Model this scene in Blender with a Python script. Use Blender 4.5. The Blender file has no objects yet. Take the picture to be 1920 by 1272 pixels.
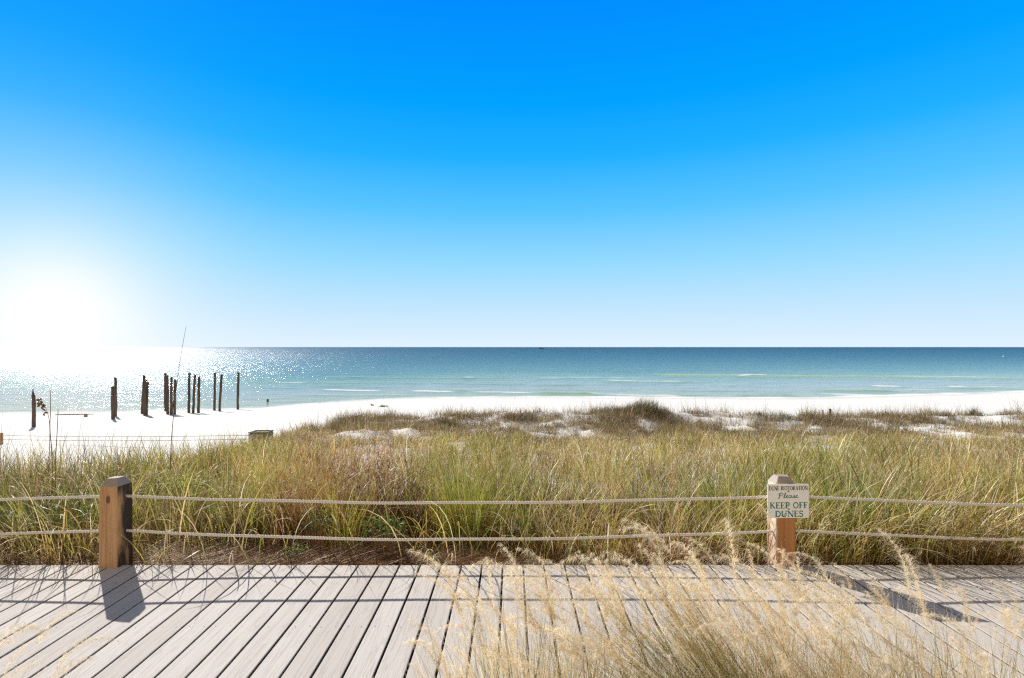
import bpy, bmesh, math, random
import numpy as np
from mathutils import Vector, Matrix

RS = np.random.RandomState
rad = math.radians
scene = bpy.context.scene
COL = scene.collection

# ------------------------------------------------------------------ camera frame of the photograph
F, CX, HY, CAMZ = 987.0, 960.0, 651.0, 1.53
SEA = -3.2
def wx(px, d): return (px - CX) / F * d
def wz(py, d): return CAMZ - (py - HY) / F * d
def sea_d(py): return (CAMZ - SEA) * F / (py - HY)

# ------------------------------------------------------------------ helpers: tagging, linking
def tag(o, label=None, cat=None, group=None, kind=None):
    if label: o['label'] = label
    if cat: o['category'] = cat
    if group: o['group'] = group
    if kind: o['kind'] = kind
    return o

def link(o, parent=None):
    COL.objects.link(o)
    if parent is not None: o.parent = parent
    return o

def empty(name, loc=(0, 0, 0), rz=0.0):
    o = bpy.data.objects.new(name, None)
    o.empty_display_size = 0.1
    o.location = loc
    o.rotation_euler = (0, 0, rz)
    return link(o)

def mesh_obj(name, V, Fc, mat, parent=None, loc=None, smooth=False, col=None, fattr=None):
    """numpy verts (n,3) and faces: (m,4) / (m,3) array or list of tuples."""
    me = bpy.data.meshes.new(name)
    V = np.asarray(V, dtype=np.float32)
    if isinstance(Fc, np.ndarray):
        m, k = Fc.shape
        me.vertices.add(len(V)); me.vertices.foreach_set('co', V.ravel())
        me.loops.add(m * k); me.loops.foreach_set('vertex_index', Fc.astype(np.int32).ravel())
        me.polygons.add(m)
        me.polygons.foreach_set('loop_start', np.arange(0, m * k, k, dtype=np.int32))
        me.polygons.foreach_set('loop_total', np.full(m, k, dtype=np.int32))
        me.update(calc_edges=True)
    else:
        me.from_pydata([tuple(v) for v in V], [], [tuple(f) for f in Fc])
        me.update()
    if smooth:
        me.polygons.foreach_set('use_smooth', np.ones(len(me.polygons), dtype=bool))
    if col is not None:
        a = me.attributes.new('Col', 'FLOAT_COLOR', 'POINT')
        c = np.ones((len(V), 4), dtype=np.float32); c[:, :3] = col
        a.data.foreach_set('color', c.ravel())
    if fattr:
        for k_, v_ in fattr.items():
            a = me.attributes.new(k_, 'FLOAT', 'POINT')
            a.data.foreach_set('value', np.asarray(v_, dtype=np.float32).ravel())
    if isinstance(mat, (list, tuple)):
        for mm in mat: me.materials.append(mm)
    else:
        me.materials.append(mat)
    o = bpy.data.objects.new(name, me)
    if loc is not None: o.location = loc
    return link(o, parent)

class MB:
    """collects simple solids into one mesh"""
    def __init__(s): s.v = []; s.f = []
    def add(s, vs, fs):
        b = len(s.v); s.v += [tuple(v) for v in vs]; s.f += [tuple(i + b for i in f) for f in fs]
    def box(s, x0, x1, y0, y1, z0, z1):
        s.add([(x0,y0,z0),(x1,y0,z0),(x1,y1,z0),(x0,y1,z0),(x0,y0,z1),(x1,y0,z1),(x1,y1,z1),(x0,y1,z1)],
              [(3,2,1,0),(4,5,6,7),(0,1,5,4),(1,2,6,5),(2,3,7,6),(3,0,4,7)])
    def tube(s, pts, rads, n=8, cap=True, rng=None, jit=0.0):
        rings = []
        for i, p in enumerate(pts):
            p = Vector(p)
            a = Vector(pts[max(i-1,0)]); b = Vector(pts[min(i+1,len(pts)-1)])
            t = (b - a).normalized()
            u = t.cross(Vector((0.3, 1, 0.2))).normalized(); w = t.cross(u)
            r = rads[i] if hasattr(rads, '__len__') else rads
            rings.append([p + (u*math.cos(2*math.pi*k/n) + w*math.sin(2*math.pi*k/n)) * r *
                          (1 + (rng.uniform(-jit, jit) if rng else 0)) for k in range(n)])
        vs = [q for rg in rings for q in rg]; fs = []
        for i in range(len(rings)-1):
            for k in range(n):
                fs.append((i*n+k, i*n+(k+1)%n, (i+1)*n+(k+1)%n, (i+1)*n+k))
        if cap:
            fs.append(tuple(range(n-1, -1, -1))); fs.append(tuple(range((len(rings)-1)*n, len(rings)*n)))
        s.add(vs, fs)
    def build(s, name, mat, parent=None, smooth=False):
        return mesh_obj(name, np.array(s.v), s.f, mat, parent, smooth=smooth)

# ------------------------------------------------------------------ numpy noise
def _hash(ix, iy, seed):
    h = (ix.astype(np.int64) * 374761393 + iy.astype(np.int64) * 668265263 + seed * 1442695041) & 0x7fffffff
    h = ((h ^ (h >> 13)) * 1274126177) & 0x7fffffff
    h = (h ^ (h >> 16)) & 0xffff
    return h / 65535.0
def vnoise(x, y, s, seed=0):
    x = np.asarray(x, float) / s; y = np.asarray(y, float) / s
    ix = np.floor(x); iy = np.floor(y); fx = x - ix; fy = y - iy
    fx = fx*fx*(3-2*fx); fy = fy*fy*(3-2*fy)
    a = _hash(ix, iy, seed); b = _hash(ix+1, iy, seed); c = _hash(ix, iy+1, seed); d = _hash(ix+1, iy+1, seed)
    return (a*(1-fx)+b*fx)*(1-fy) + (c*(1-fx)+d*fx)*fy
def fbm(x, y, s, seed=0, o=3):
    r = 0; a = 0.5; n = 0
    for k in range(o):
        r = r + a*vnoise(x, y, s/2**k, seed+k*17); n += a; a *= 0.5
    return r / n
def sstep(a, b, x):
    t = np.clip((x-a)/(b-a), 0, 1); return t*t*(3-2*t)

# ------------------------------------------------------------------ terrain
_SX = np.array([-900, -400, -120, -60, -35.8, -20.6, -16, -10.6, 0, 12, 26, 45.7, 54.5, 120, 400, 900.])
_SY = np.array([24, 26, 31, 35, 36.8, 39.9, 44.0, 48.6, 49.6, 49.0, 48.3, 53.2, 56, 64, 75, 80.])
def shore(x):
    r = 0
    for o in (-2.5, -1.2, 0, 1.2, 2.5): r = r + np.interp(np.asarray(x, float)+o, _SX, _SY)
    return r / 5 + (vnoise(x, np.zeros_like(np.asarray(x, float)), 3.0, 5) - .5) * .5
_CX = np.array([-60, -9, -6.5, -4.05, -2.2, 0, 2.84, 4.2, 5.4, 6.5, 8.9, 10.9, 14, 17, 19, 26, 60.])
_CZ = np.array([-1.6, -1.6, -1.36, -1.24, -1.12, -1.02, -.84, -.80, -.84, -.95, -1.25, -1.18, -1.24, -1.16, -1.05, -1.1, -1.2])
def ground(x, y):
    x = np.asarray(x, float); y = np.asarray(y, float)
    sh = shore(x)
    beach = np.where(y < sh, SEA + .055*(sh-y), SEA - .07*(y-sh))
    beach = np.maximum(beach, -9.0) + .05*(fbm(x, y, 1.3, 31)-.5) * sstep(0, -4, y-sh)
    beach = np.minimum(beach, -.5)
    base = np.interp(y, [-50, 3.5, 5, 8, 12, 15, 18, 30], [-.11, -.11, -.2, -.46, -.82, -1.08, -1.25, -1.5])
    crest = np.interp(x, _CX, _CZ)
    ridge = crest - 1.6*np.abs((y-19.8)/3.9)**1.6
    dune = np.maximum(base, ridge)
    k = .12
    dune = np.log(np.exp(base/k)+np.exp(np.maximum(ridge, -4)/k))*k
    dune = dune + (.34*(fbm(x, y, 2.0, 3)-.5) + .30*(fbm(x, y, .7, 9)-.5)) * sstep(9, 14, y)
    dune = dune + .08*(fbm(x, y, .8, 11)-.5)*sstep(4.2, 6, y)
    xe = np.interp(y, [3.6, 6.0, 7.2, 8.2, 9.5, 14, 18, 30], [-300, -60, -14, -6.6, -6.1, -7.2, -6.9, -6.5])
    xe = xe + (fbm(y, x*0, 1.7, 41)-.5)*.8
    m = sstep(-1.3, .9, x-xe) * (1-sstep(20.6, 26.5, y))
    m = np.where(y < 4.2, 1.0, m)
    hollow = .34*np.exp(-((x+6.95)/.75)**2-((y-13.5)/1.1)**2)
    return beach*(1-m) + dune*m - hollow
def dunemask(x, y):
    xe = np.interp(y, [3.6, 6.0, 7.2, 8.2, 9.5, 14, 18, 30], [-300, -60, -14, -6.6, -6.1, -7.2, -6.9, -6.5])
    xe = xe + (fbm(y, x*0, 1.7, 41)-.5)*.8
    return sstep(-.9, .5, x-xe) * (1-sstep(20.2, 22.6, y + 1.2*(fbm(x, y, 1.5, 77)-.5)))

# ------------------------------------------------------------------ node helpers
def new_mat(name):
    m = bpy.data.materials.new(name); m.use_nodes = True
    nt = m.node_tree; nt.nodes.clear()
    out = nt.nodes.new('ShaderNodeOutputMaterial')
    return m, nt, out
def N(nt, typ, **kw):
    n = nt.nodes.new(typ)
    for k, v in kw.items():
        if k.startswith('i_'):
            n.inputs[k[2:].replace('_', ' ')].default_value = v
        else: setattr(n, k, v)
    return n
def L(nt, a, b): nt.links.new(a, b)
def math_n(nt, op, a, b=None, c=None, clamp=False):
    n = nt.nodes.new('ShaderNodeMath'); n.operation = op; n.use_clamp = clamp
    for i, v in enumerate((a, b, c)):
        if v is None: continue
        if isinstance(v, (int, float)): n.inputs[i].default_value = v
        else: nt.links.new(v, n.inputs[i])
    return n.outputs[0]
def mix_c(nt, f, a, b, mode='MIX'):
    n = nt.nodes.new('ShaderNodeMix'); n.data_type = 'RGBA'; n.blend_type = mode
    for s, v in ((n.inputs['Factor'], f), (n.inputs[6], a), (n.inputs[7], b)):
        if isinstance(v, (int, float)): s.default_value = v
        elif isinstance(v, (tuple, list)): s.default_value = tuple(v) + ((1,) if len(v) == 3 else ())
        else: nt.links.new(v, s)
    return n.outputs[2]
def ramp(nt, fac, stops, interp='LINEAR'):
    n = nt.nodes.new('ShaderNodeValToRGB'); cr = n.color_ramp; cr.interpolation = interp
    while len(cr.elements) > 1: cr.elements.remove(cr.elements[-1])
    for i, (p, c) in enumerate(stops):
        if isinstance(c, (int, float)): c = (c, c, c)
        e = cr.elements[0] if i == 0 else cr.elements.new(p)
        e.position = p; e.color = tuple(c) + (1,)
    nt.links.new(fac, n.inputs[0]); return n.outputs[0]
def noise(nt, vec, scale, detail=3, rough=.55, dist=0.0):
    n = N(nt, 'ShaderNodeTexNoise'); n.inputs['Scale'].default_value = scale
    n.inputs['Detail'].default_value = detail; n.inputs['Roughness'].default_value = rough
    n.inputs['Distortion'].default_value = dist
    if vec is not None: nt.links.new(vec, n.inputs['Vector'])
    return n.outputs[0]
def mapping(nt, vec, scale=(1,1,1), loc=(0,0,0)):
    n = N(nt, 'ShaderNodeMapping'); n.inputs['Scale'].default_value = scale; n.inputs['Location'].default_value = loc
    nt.links.new(vec, n.inputs['Vector']); return n.outputs[0]
def objco(nt): return N(nt, 'ShaderNodeTexCoord').outputs['Object']
def attr(nt, name, out='Fac'):
    n = N(nt, 'ShaderNodeAttribute'); n.attribute_name = name; return n.outputs[out]
def bump(nt, h, strength, dist, normal=None):
    n = N(nt, 'ShaderNodeBump'); n.inputs['Strength'].default_value = strength; n.inputs['Distance'].default_value = dist
    nt.links.new(h, n.inputs['Height'])
    if normal is not None: nt.links.new(normal, n.inputs['Normal'])
    return n.outputs[0]
def principled(nt, out, color, rough=.8, spec=.3, normal=None):
    p = N(nt, 'ShaderNodeBsdfPrincipled')
    if isinstance(color, (tuple, list)): p.inputs['Base Color'].default_value = tuple(color)+(1,)
    else: L(nt, color, p.inputs['Base Color'])
    if isinstance(rough, (int, float)): p.inputs['Roughness'].default_value = rough
    else: L(nt, rough, p.inputs['Roughness'])
    p.inputs['Specular IOR Level'].default_value = spec
    if normal is not None: L(nt, normal, p.inputs['Normal'])
    L(nt, p.outputs[0], out.inputs[0]); return p

# ------------------------------------------------------------------ materials
def mat_grass(name, trans=.40, gloss=.035, grough=.38):
    m, nt, out = new_mat(name)
    c = attr(nt, 'Col', 'Color')
    d = N(nt, 'ShaderNodeBsdfDiffuse'); L(nt, c, d.inputs[0])
    t = N(nt, 'ShaderNodeBsdfTranslucent'); L(nt, c, t.inputs[0])
    g = N(nt, 'ShaderNodeBsdfGlossy'); g.inputs['Roughness'].default_value = grough
    g.inputs['Color'].default_value = (1, .97, .9, 1)
    m1 = N(nt, 'ShaderNodeMixShader'); m1.inputs[0].default_value = trans
    L(nt, d.outputs[0], m1.inputs[1]); L(nt, t.outputs[0], m1.inputs[2])
    m2 = N(nt, 'ShaderNodeMixShader'); m2.inputs[0].default_value = gloss
    L(nt, m1.outputs[0], m2.inputs[1]); L(nt, g.outputs[0], m2.inputs[2])
    L(nt, m2.outputs[0], out.inputs[0]); return m
M_GRASS = mat_grass('grass_blades')
M_PLUME = mat_grass('plume_hair', .55, .04, .5)
M_STRAW = mat_grass('straw_blades', .52, .04, .45)
M_LEAF = mat_grass('leaf', .45, .03, .45)

def mat_sand():
    m, nt, out = new_mat('sand')
    co = objco(nt)
    soil = attr(nt, 'soil')
    n1 = noise(nt, co, 3.0, 5); n2 = noise(nt, co, 40, 4, .7); n3 = noise(nt, co, 180, 2)
    sand = mix_c(nt, n1, (.74, .715, .67), (.82, .80, .765))
    sand = mix_c(nt, math_n(nt, 'MULTIPLY', ramp(nt, n3, [(.62, 0), (.75, 1)]), .25), sand, (.45, .40, .33))
    litter = ramp(nt, n2, [(.3, (.055, .032, .02)), (.5, (.16, .085, .045)), (.68, (.33, .20, .11)), (.8, (.42, .30, .19))])
    k = math_n(nt, 'ADD', soil, math_n(nt, 'MULTIPLY', math_n(nt, 'SUBTRACT', n2, .5), .9))
    k = ramp(nt, k, [(.42, 0), (.58, 1)])
    wet = attr(nt, 'wet')
    sand = mix_c(nt, math_n(nt, 'MULTIPLY', wet, .45), sand, (.52, .47, .38))
    c = mix_c(nt, k, sand, litter)
    h = math_n(nt, 'ADD', math_n(nt, 'MULTIPLY', noise(nt, co, 2.6, 5, .6), 1.6), math_n(nt, 'MULTIPLY', n2, .3))
    b = bump(nt, h, .45, .08)
    principled(nt, out, c, .9, .15, b); return m
M_SAND = mat_sand()

def mat_water():
    m, nt, out = new_mat('sea_water')
    co = objco(nt)
    t = attr(nt, 'sdist')
    foam = attr(nt, 'foam'); green = attr(nt, 'green')
    patch = noise(nt, mapping(nt, co, (.02, .06, 1)), 1.0, 3)
    tt = math_n(nt, 'ADD', t, math_n(nt, 'MULTIPLY', math_n(nt, 'SUBTRACT', patch, .5), .07))
    body = ramp(nt, tt, [(0.0, (.60, .58, .48)), (.10, (.42, .46, .36)), (.22, (.36, .42, .30)), (.34, (.30, .375, .355)),
                         (.42, (.19, .325, .285)), (.46, (.11, .27, .22)), (.50, (.06, .19, .20)), (.60, (.036, .137, .183)), (.75, (.023, .086, .138)), (.90, (.016, .06, .102))])
    body = mix_c(nt, math_n(nt, 'MULTIPLY', green, 1.4, clamp=True), body, (.31, .40, .13))
    # fine foam break-up
    fn = noise(nt, mapping(nt, co, (1.2, 2.5, 1)), 1.6, 5, .7)
    fn2 = noise(nt, mapping(nt, co, (.5, 2.2, 1)), 1.0, 3, .6)
    fm = math_n(nt, 'SUBTRACT', math_n(nt, 'ADD', math_n(nt, 'MULTIPLY', foam, 1.55), math_n(nt, 'ADD', math_n(nt, 'MULTIPLY', fn, .75), math_n(nt, 'MULTIPLY', fn2, .6))), 1.22)
    fm = math_n(nt, 'MULTIPLY', fm, 1.35, clamp=True)
    # waves: three sizes of ripple, long axis along the shore
    w1 = noise(nt, mapping(nt, co, (.16, .42, 1)), 1.0, 2, .5, .4)
    w2 = noise(nt, mapping(nt, co, (.9, 1.9, 1)), 1.0, 3, .55, .3)
    w3 = noise(nt, mapping(nt, co, (4.0, 6.5, 1)), 1.0, 3, .6)
    calm = ramp(nt, t, [(0.0, .25), (.38, .42), (.56, .8), (.7, 1.0)])
    b1 = bump(nt, w1, 1.0, .75)
    b2 = bump(nt, w2, 1.0, .30, b1)
    b3 = bump(nt, w3, 1.0, .075, b2)
    for bb, dd in ((b1, .75), (b2, .30), (b3, .075)):
        L(nt, math_n(nt, 'MULTIPLY', calm, dd), bb.node.inputs['Distance'])
    p = N(nt, 'ShaderNodeBsdfPrincipled')
    L(nt, body, p.inputs['Base Color'])
    L(nt, ramp(nt, t, [(.36, .10), (.52, .20), (.65, .30), (.85, .36)]), p.inputs['Roughness'])
    p.inputs['IOR'].default_value = 1.33
    p.inputs['Specular IOR Level'].default_value = .15
    L(nt, b3, p.inputs['Normal'])
    fo = N(nt, 'ShaderNodeBsdfDiffuse'); fo.inputs[0].default_value = (.82, .84, .84, 1)
    mx = N(nt, 'ShaderNodeMixShader'); L(nt, fm, mx.inputs[0]); L(nt, p.outputs[0], mx.inputs[1]); L(nt, fo.outputs[0], mx.inputs[2])
    L(nt, mx.outputs[0], out.inputs[0]); return m
M_WATER = mat_water()

def mat_deck():
    m, nt, out = new_mat('composite_decking')
    co = objco(nt)
    bv = attr(nt, 'board')
    off = N(nt, 'ShaderNodeCombineXYZ'); L(nt, math_n(nt, 'MULTIPLY', bv, 57.0), off.inputs[1]); L(nt, math_n(nt, 'MULTIPLY', bv, 31.0), off.inputs[2])
    va = N(nt, 'ShaderNodeVectorMath'); va.operation = 'ADD'; L(nt, co, va.inputs[0]); L(nt, off.outputs[0], va.inputs[1])
    v = va.outputs[0]
    g1 = noise(nt, mapping(nt, v, (90, 3.0, 1)), 1.0, 4, .6, .8)
    g2 = noise(nt, mapping(nt, v, (28, 1.1, 1)), 1.0, 3, .6, 1.6)
    st = noise(nt, v, 2.3, 3)
    sp = noise(nt, co, 260, 2, .7)
    base = mix_c(nt, bv, (.555, .505, .46), (.635, .585, .545))
    line = math_n(nt, 'MULTIPLY', ramp(nt, g2, [(.49, 0), (.53, 1), (.57, 0)]), .34)
    c = mix_c(nt, line, base, (.30, .26, .23))
    c = mix_c(nt, math_n(nt, 'MULTIPLY', ramp(nt, g1, [(.45, 0), (.75, 1)]), .22), c, (.36, .33, .31))
    c = mix_c(nt, math_n(nt, 'MULTIPLY', ramp(nt, st, [(.5, 0), (.8, 1)]), .14), c, (.44, .38, .33))
    c = mix_c(nt, math_n(nt, 'MULTIPLY', ramp(nt, sp, [(.6, 0), (.75, 1)]), .15), c, (.30, .28, .26))
    h = math_n(nt, 'ADD', math_n(nt, 'MULTIPLY', g1, .6), math_n(nt, 'ADD', math_n(nt, 'MULTIPLY', line, -1.0), math_n(nt, 'MULTIPLY', sp, .25)))
    b = bump(nt, h, .5, .003)
    principled(nt, out, c, .8, .12, b); return m
M_DECK = mat_deck()

def flat_mat(name, c, rough=.7, spec=.3, nscale=None, c2=None, bscale=None, bstr=.3):
    m, nt, out = new_mat(name)
    co = objco(nt); col = c; b = None
    if nscale: col = mix_c(nt, noise(nt, co, nscale, 4), c, c2)
    if bscale: b = bump(nt, noise(nt, co, bscale, 4), bstr, .01)
    principled(nt, out, col, rough, spec, b); return m

M_EDGE = flat_mat('gap_shade_board_edge', (.10, .08, .065), .9, .1, 30, (.17, .14, .12))  # darker than the board tops: shade of the gaps put into the colour
M_REED = flat_mat('dry_reed', (.13, .075, .04), .8, .2, 30, (.22, .13, .07))
def mat_post(tint, nm):
    m, nt, out = new_mat(nm)
    co = objco(nt)
    geo = N(nt, 'ShaderNodeNewGeometry')
    sep = N(nt, 'ShaderNodeSeparateXYZ'); L(nt, geo.outputs['True Normal'], sep.inputs[0])
    sp = N(nt, 'ShaderNodeSeparateXYZ'); L(nt, co, sp.inputs[0])
    g = noise(nt, mapping(nt, co, (34, 34, 1.6)), 1.0, 4, .6, .9)
    g2 = noise(nt, mapping(nt, co, (130, 130, 5)), 1.0, 3, .6)
    big = noise(nt, mapping(nt, co, (9, 9, 2.2), (3.1, 0, .4)), 1.0, 3)
    c = ramp(nt, g, [(.25, (.38, .19, .08)), (.45, (.60, .335, .155)), (.6, (.72, .43, .215)), (.8, (.78, .50, .27))])
    c = mix_c(nt, math_n(nt, 'MULTIPLY', g2, .3), c, (.26, .13, .06))
    c = mix_c(nt, 1.0, c, tint, 'MULTIPLY')
    # dark stain running down one split side of the timber
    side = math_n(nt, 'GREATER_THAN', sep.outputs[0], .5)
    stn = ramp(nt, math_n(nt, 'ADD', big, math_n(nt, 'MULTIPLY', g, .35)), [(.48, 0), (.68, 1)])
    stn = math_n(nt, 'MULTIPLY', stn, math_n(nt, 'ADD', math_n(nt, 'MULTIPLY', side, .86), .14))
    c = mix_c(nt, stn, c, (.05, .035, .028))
    # flaking bleached skin, with the sunlit side's whiteness painted into the colour
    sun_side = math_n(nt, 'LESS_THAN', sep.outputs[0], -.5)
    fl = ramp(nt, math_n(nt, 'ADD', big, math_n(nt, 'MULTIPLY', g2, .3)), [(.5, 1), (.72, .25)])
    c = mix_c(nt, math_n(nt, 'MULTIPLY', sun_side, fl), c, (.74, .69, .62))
    # knots
    kn = N(nt, 'ShaderNodeTexVoronoi'); kn.inputs['Scale'].default_value = 1.0
    L(nt, mapping(nt, co, (9, 9, 4.6), (.35, .2, .13)), kn.inputs['Vector'])
    kk = ramp(nt, kn.outputs['Distance'], [(.10, 1), (.17, 0)])
    c = mix_c(nt, math_n(nt, 'MULTIPLY', kk, .8), c, (.07, .03, .015))
    # weathered grey end grain on the chamfered top
    top = math_n(nt, 'GREATER_THAN', sep.outputs[2], .3)
    gr = mix_c(nt, g2, (.24, .195, .16), (.50, .44, .38))
    c = mix_c(nt, math_n(nt, 'MULTIPLY', top, .9), c, gr)
    b = bump(nt, math_n(nt, 'ADD', g, math_n(nt, 'MULTIPLY', g2, .5)), .55, .006)
    principled(nt, out, c, .75, .25, b); return m
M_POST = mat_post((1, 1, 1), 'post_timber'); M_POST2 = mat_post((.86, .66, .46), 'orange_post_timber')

def mat_rope():
    m, nt, out = new_mat('rope_fibre')
    co = objco(nt)
    n = noise(nt, co, 60, 3); f = noise(nt, co, 700, 2)
    c = mix_c(nt, n, (.76, .68, .56), (.90, .84, .74))
    c = mix_c(nt, math_n(nt, 'MULTIPLY', f, .35), c, (.34, .25, .17))
    principled(nt, out, c, .85, .15, bump(nt, f, .4, .002)); return m
M_ROPE = mat_rope()

def mat_piling():
    m, nt, out = new_mat('weathered_piling')
    co = objco(nt)
    g = noise(nt, mapping(nt, co, (14, 14, .9)), 1.0, 5, .65, .6)
    b2 = noise(nt, co, 1.3, 3)
    c = ramp(nt, g, [(.3, (.026, .018, .014)), (.5, (.085, .058, .042)), (.7, (.17, .12, .09))])
    c = mix_c(nt, math_n(nt, 'MULTIPLY', b2, .4), c, (.11, .06, .04))
    principled(nt, out, c, .8, .3, bump(nt, g, .8, .03)); return m
M_PILE = mat_piling()
M_GREYWOOD = flat_mat('grey_weathered_wood', (.20, .15, .11), .85, .2, 18, (.36, .29, .22), 40, .5)
M_STAKE = flat_mat('orange_brown_stake', (.28, .15, .075), .8, .2, 25, (.42, .26, .14), 60, .4)
M_STRING = flat_mat('grey_cord', (.34, .31, .27), .9, .1, 20, (.46, .42, .37))
M_SIGN = flat_mat('cream_sign_board', (.88, .835, .74), .5, .35, 9, (.92, .88, .79), 90, .08)
M_INK = flat_mat('green_lettering', (.008, .15, .12), .5, .3, 60, (.012, .19, .15))
M_INKD = flat_mat('dark_green_lettering', (.045, .085, .075), .5, .3, 60, (.07, .11, .10))
M_SCREW = flat_mat('rusty_screw', (.16, .065, .035), .6, .4, 80, (.26, .12, .06))
M_HULL = flat_mat('boat_hull_paint', (.03, .05, .07), .5, .4, 1.0, (.05, .07, .09))
M_WHITE = flat_mat('white_paint', (.78, .78, .76), .5, .4, 2.0, (.7, .7, .68))
M_DARKWOOD = flat_mat('dark_framing', (.10, .08, .065), .85, .2, 12, (.16, .13, .10))

# ------------------------------------------------------------------ setting: ground sheet
def axis(segs):
    """segs: list of (start, end, step) joined"""
    out = []
    for a, b, st in segs:
        n = max(1, int(round((b-a)/st))); out.append(np.linspace(a, b, n, endpoint=False))
    out.append([segs[-1][1]]); return np.concatenate(out)
def grid_mesh(xs, ys):
    X, Y = np.meshgrid(xs, ys); nx, ny = len(xs), len(ys)
    i = np.arange(nx*ny).reshape(ny, nx)
    Fq = np.stack([i[:-1, :-1], i[:-1, 1:], i[1:, 1:], i[1:, :-1]], -1).reshape(-1, 4)
    return X.ravel(), Y.ravel(), Fq
xs = axis([(-900, -150, 50), (-150, -45, 5), (-45, -14, .5), (-14, 22, .16), (22, 60, .7), (60, 150, 6), (150, 900, 50)])
ys = axis([(-300, -20, 40), (-20, 1, 3), (1, 3.6, .4), (3.6, 24, .16), (24, 52, .5), (52, 90, 3), (90, 300, 30)])
X, Y, Fq = grid_mesh(xs, ys)
Z = ground(X, Y)
soil_near = (1-sstep(5.0, 8.5, Y + 2.0*(fbm(X, Y, 2.2, 51)-.5)))
dm = dunemask(X, Y)
th = fbm(X, Y, 1.6, 61, 4)
soil_d = dm*np.clip(.25 + 1.25*(th+.12*sstep(.5, -2, X)-.35), 0, .58)*sstep(5, 8, Y)
soil = np.maximum(soil_near*np.where(Y < 7.5, 1, 1), soil_d)*np.where(Y < 4.6, 1, np.maximum(dm, .0))
wet = np.clip(1-np.abs(Y-shore(X)+1.0)/2.2, 0, 1)
tag(mesh_obj('sand_ground', np.stack([X, Y, Z], 1), Fq, M_SAND, smooth=True, fattr={'soil': soil, 'wet': wet}), kind='structure')

# ------------------------------------------------------------------ setting: sea
foam_lines = [  # photograph points along each breaking line, strength, thickness in photograph pixels
    ([(596, 731.5), (650, 733), (724, 734.5)], .85, 1.5), ([(766, 734.2), (856, 735.5)], 1.0, 1.6),
    ([(878, 736), (1006, 737.5)], .85, 1.3), ([(1085, 739), (1200, 742), (1300, 744)], .62, 2.2),
    ([(1280, 744.8), (1370, 746), (1490, 746.8)], .55, 1.0), ([(1500, 736), (1560, 740), (1640, 741.5), (1730, 742)], .72, 1.8),
    ([(1560, 743.5), (1650, 744)], .5, 1.2), ([(1632, 724.6), (1694, 725.8)], 1.0, 1.4), ([(1686, 731), (1775, 732.5)], .6, 1.4),
    ([(1776, 726), (1816, 726)], .95, 1.1), ([(1826, 726.2), (1880, 726)], .8, 1.0), ([(1375, 706), (1410, 705.3), (1446, 705.6)], .8, .9),
    ([(1650, 705.8), (1760, 706.6), (1870, 707.8)], .6, 1.2), ([(996, 709), (1100, 708.5), (1215, 709)], .5, 1.6), ([(1000, 711.6), (1060, 712)], .4, 1.0),
    ([(1125, 713.5), (1200, 715), (1295, 716)], .68, 1.5), ([(866, 709), (894, 709)], .8, .8), ([(655, 707.8), (690, 708)], .5, .8),
    ([(520, 718.2), (575, 719.2)], .65, 1.0), ([(480, 764), (580, 759), (640, 753.5), (700, 749), (745, 747)], .55, 1.5),
    ([(590, 756), (650, 750.5), (720, 745.5)], .5, 1.2),
    ([(0, 775.5), (150, 775), (300, 772.5), (440, 767)], .5, 1.4), ([(150, 771), (320, 768), (420, 764)], .45, 1.4), ([(760, 745), (900, 745), (1040, 744.5)], .45, .9),
    ([(230, 738), (330, 737), (440, 738)], .4, 1.2), ([(1100, 706), (1160, 705.5)], .35, .9), ([(1000, 720), (1200, 721), (1400, 722)], .42, 1.0), ([(470, 727), (610, 728)], .42, .9), ([(1250, 733), (1500, 735)], .42, 1.1), ([(1690, 716), (1930, 718.5)], .46, 1.1), ([(560, 741), (790, 742)], .46, 1.2), ([(1000, 731), (1180, 732)], .4, .9),
]
green_lines = [
    ([(1230, 703.5), (1400, 705), (1640, 707.5), (1960, 712)], 1.0, 2.8), ([(600, 707.5), (760, 708.5), (960, 709.5)], .55, 1.3),
    ([(990, 722), (1110, 722.3)], .55, 1.0), ([(820, 721), (1000, 721)], .4, .9), ([(1120, 717.2), (1310, 718.2)], .6, 1.2),
    ([(1000, 738.0), (1060, 739), (1125, 739.5)], 1.0, 2.0), ([(1240, 741.5), (1330, 742)], .5, 1.2), ([(1370, 742), (1500, 742.5)], .75, 1.7),
    ([(840, 733.5), (880, 734)], .8, 1.2), ([(1770, 728.5), (1960, 731)], .6, 1.8), ([(1525, 733.5), (1690, 734.5)], .8, 1.4),
    ([(480, 716), (700, 719), (960, 719.5)], .4, 1.2), ([(560, 724), (760, 727)], .35, 1.0), ([(470, 766), (560, 761)], .5, 2.0),
]
def seg_field(X, Y, lines, seed):
    r = np.zeros_like(X)
    for i, (pts, st, wpx) in enumerate(lines):
        W = [(wx(p, sea_d(q)), sea_d(q)) for p, q in pts]
        lx = np.array([w[0] for w in W]); ly = np.array([w[1] for w in W])
        yl = np.interp(X, lx, ly)
        yl = yl + (fbm(X, X*0+i*7.3, 2.5, seed+i)-.5)*(.010*yl)
        w = wpx*yl*yl/((CAMZ-SEA)*F)*.75
        span = (lx[-1]-lx[0])
        e = min(2.0, span*.25)
        ends = sstep(lx[0]-e*.5, lx[0]+e, X)*(1-sstep(lx[-1]-e, lx[-1]+e*.5, X))
        brk = .55+.9*fbm(X, X*0+3.1*i, 1.8, seed+50+i)
        r = np.maximum(r, st*np.exp(-((Y-yl)/w)**2)*ends*np.clip(brk, 0, 1.1))
    return r
g = 110*1.06**np.arange(0, 1)
far = [112.0]
while far[-1] < 60000: far.append(far[-1]*1.045)
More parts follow.
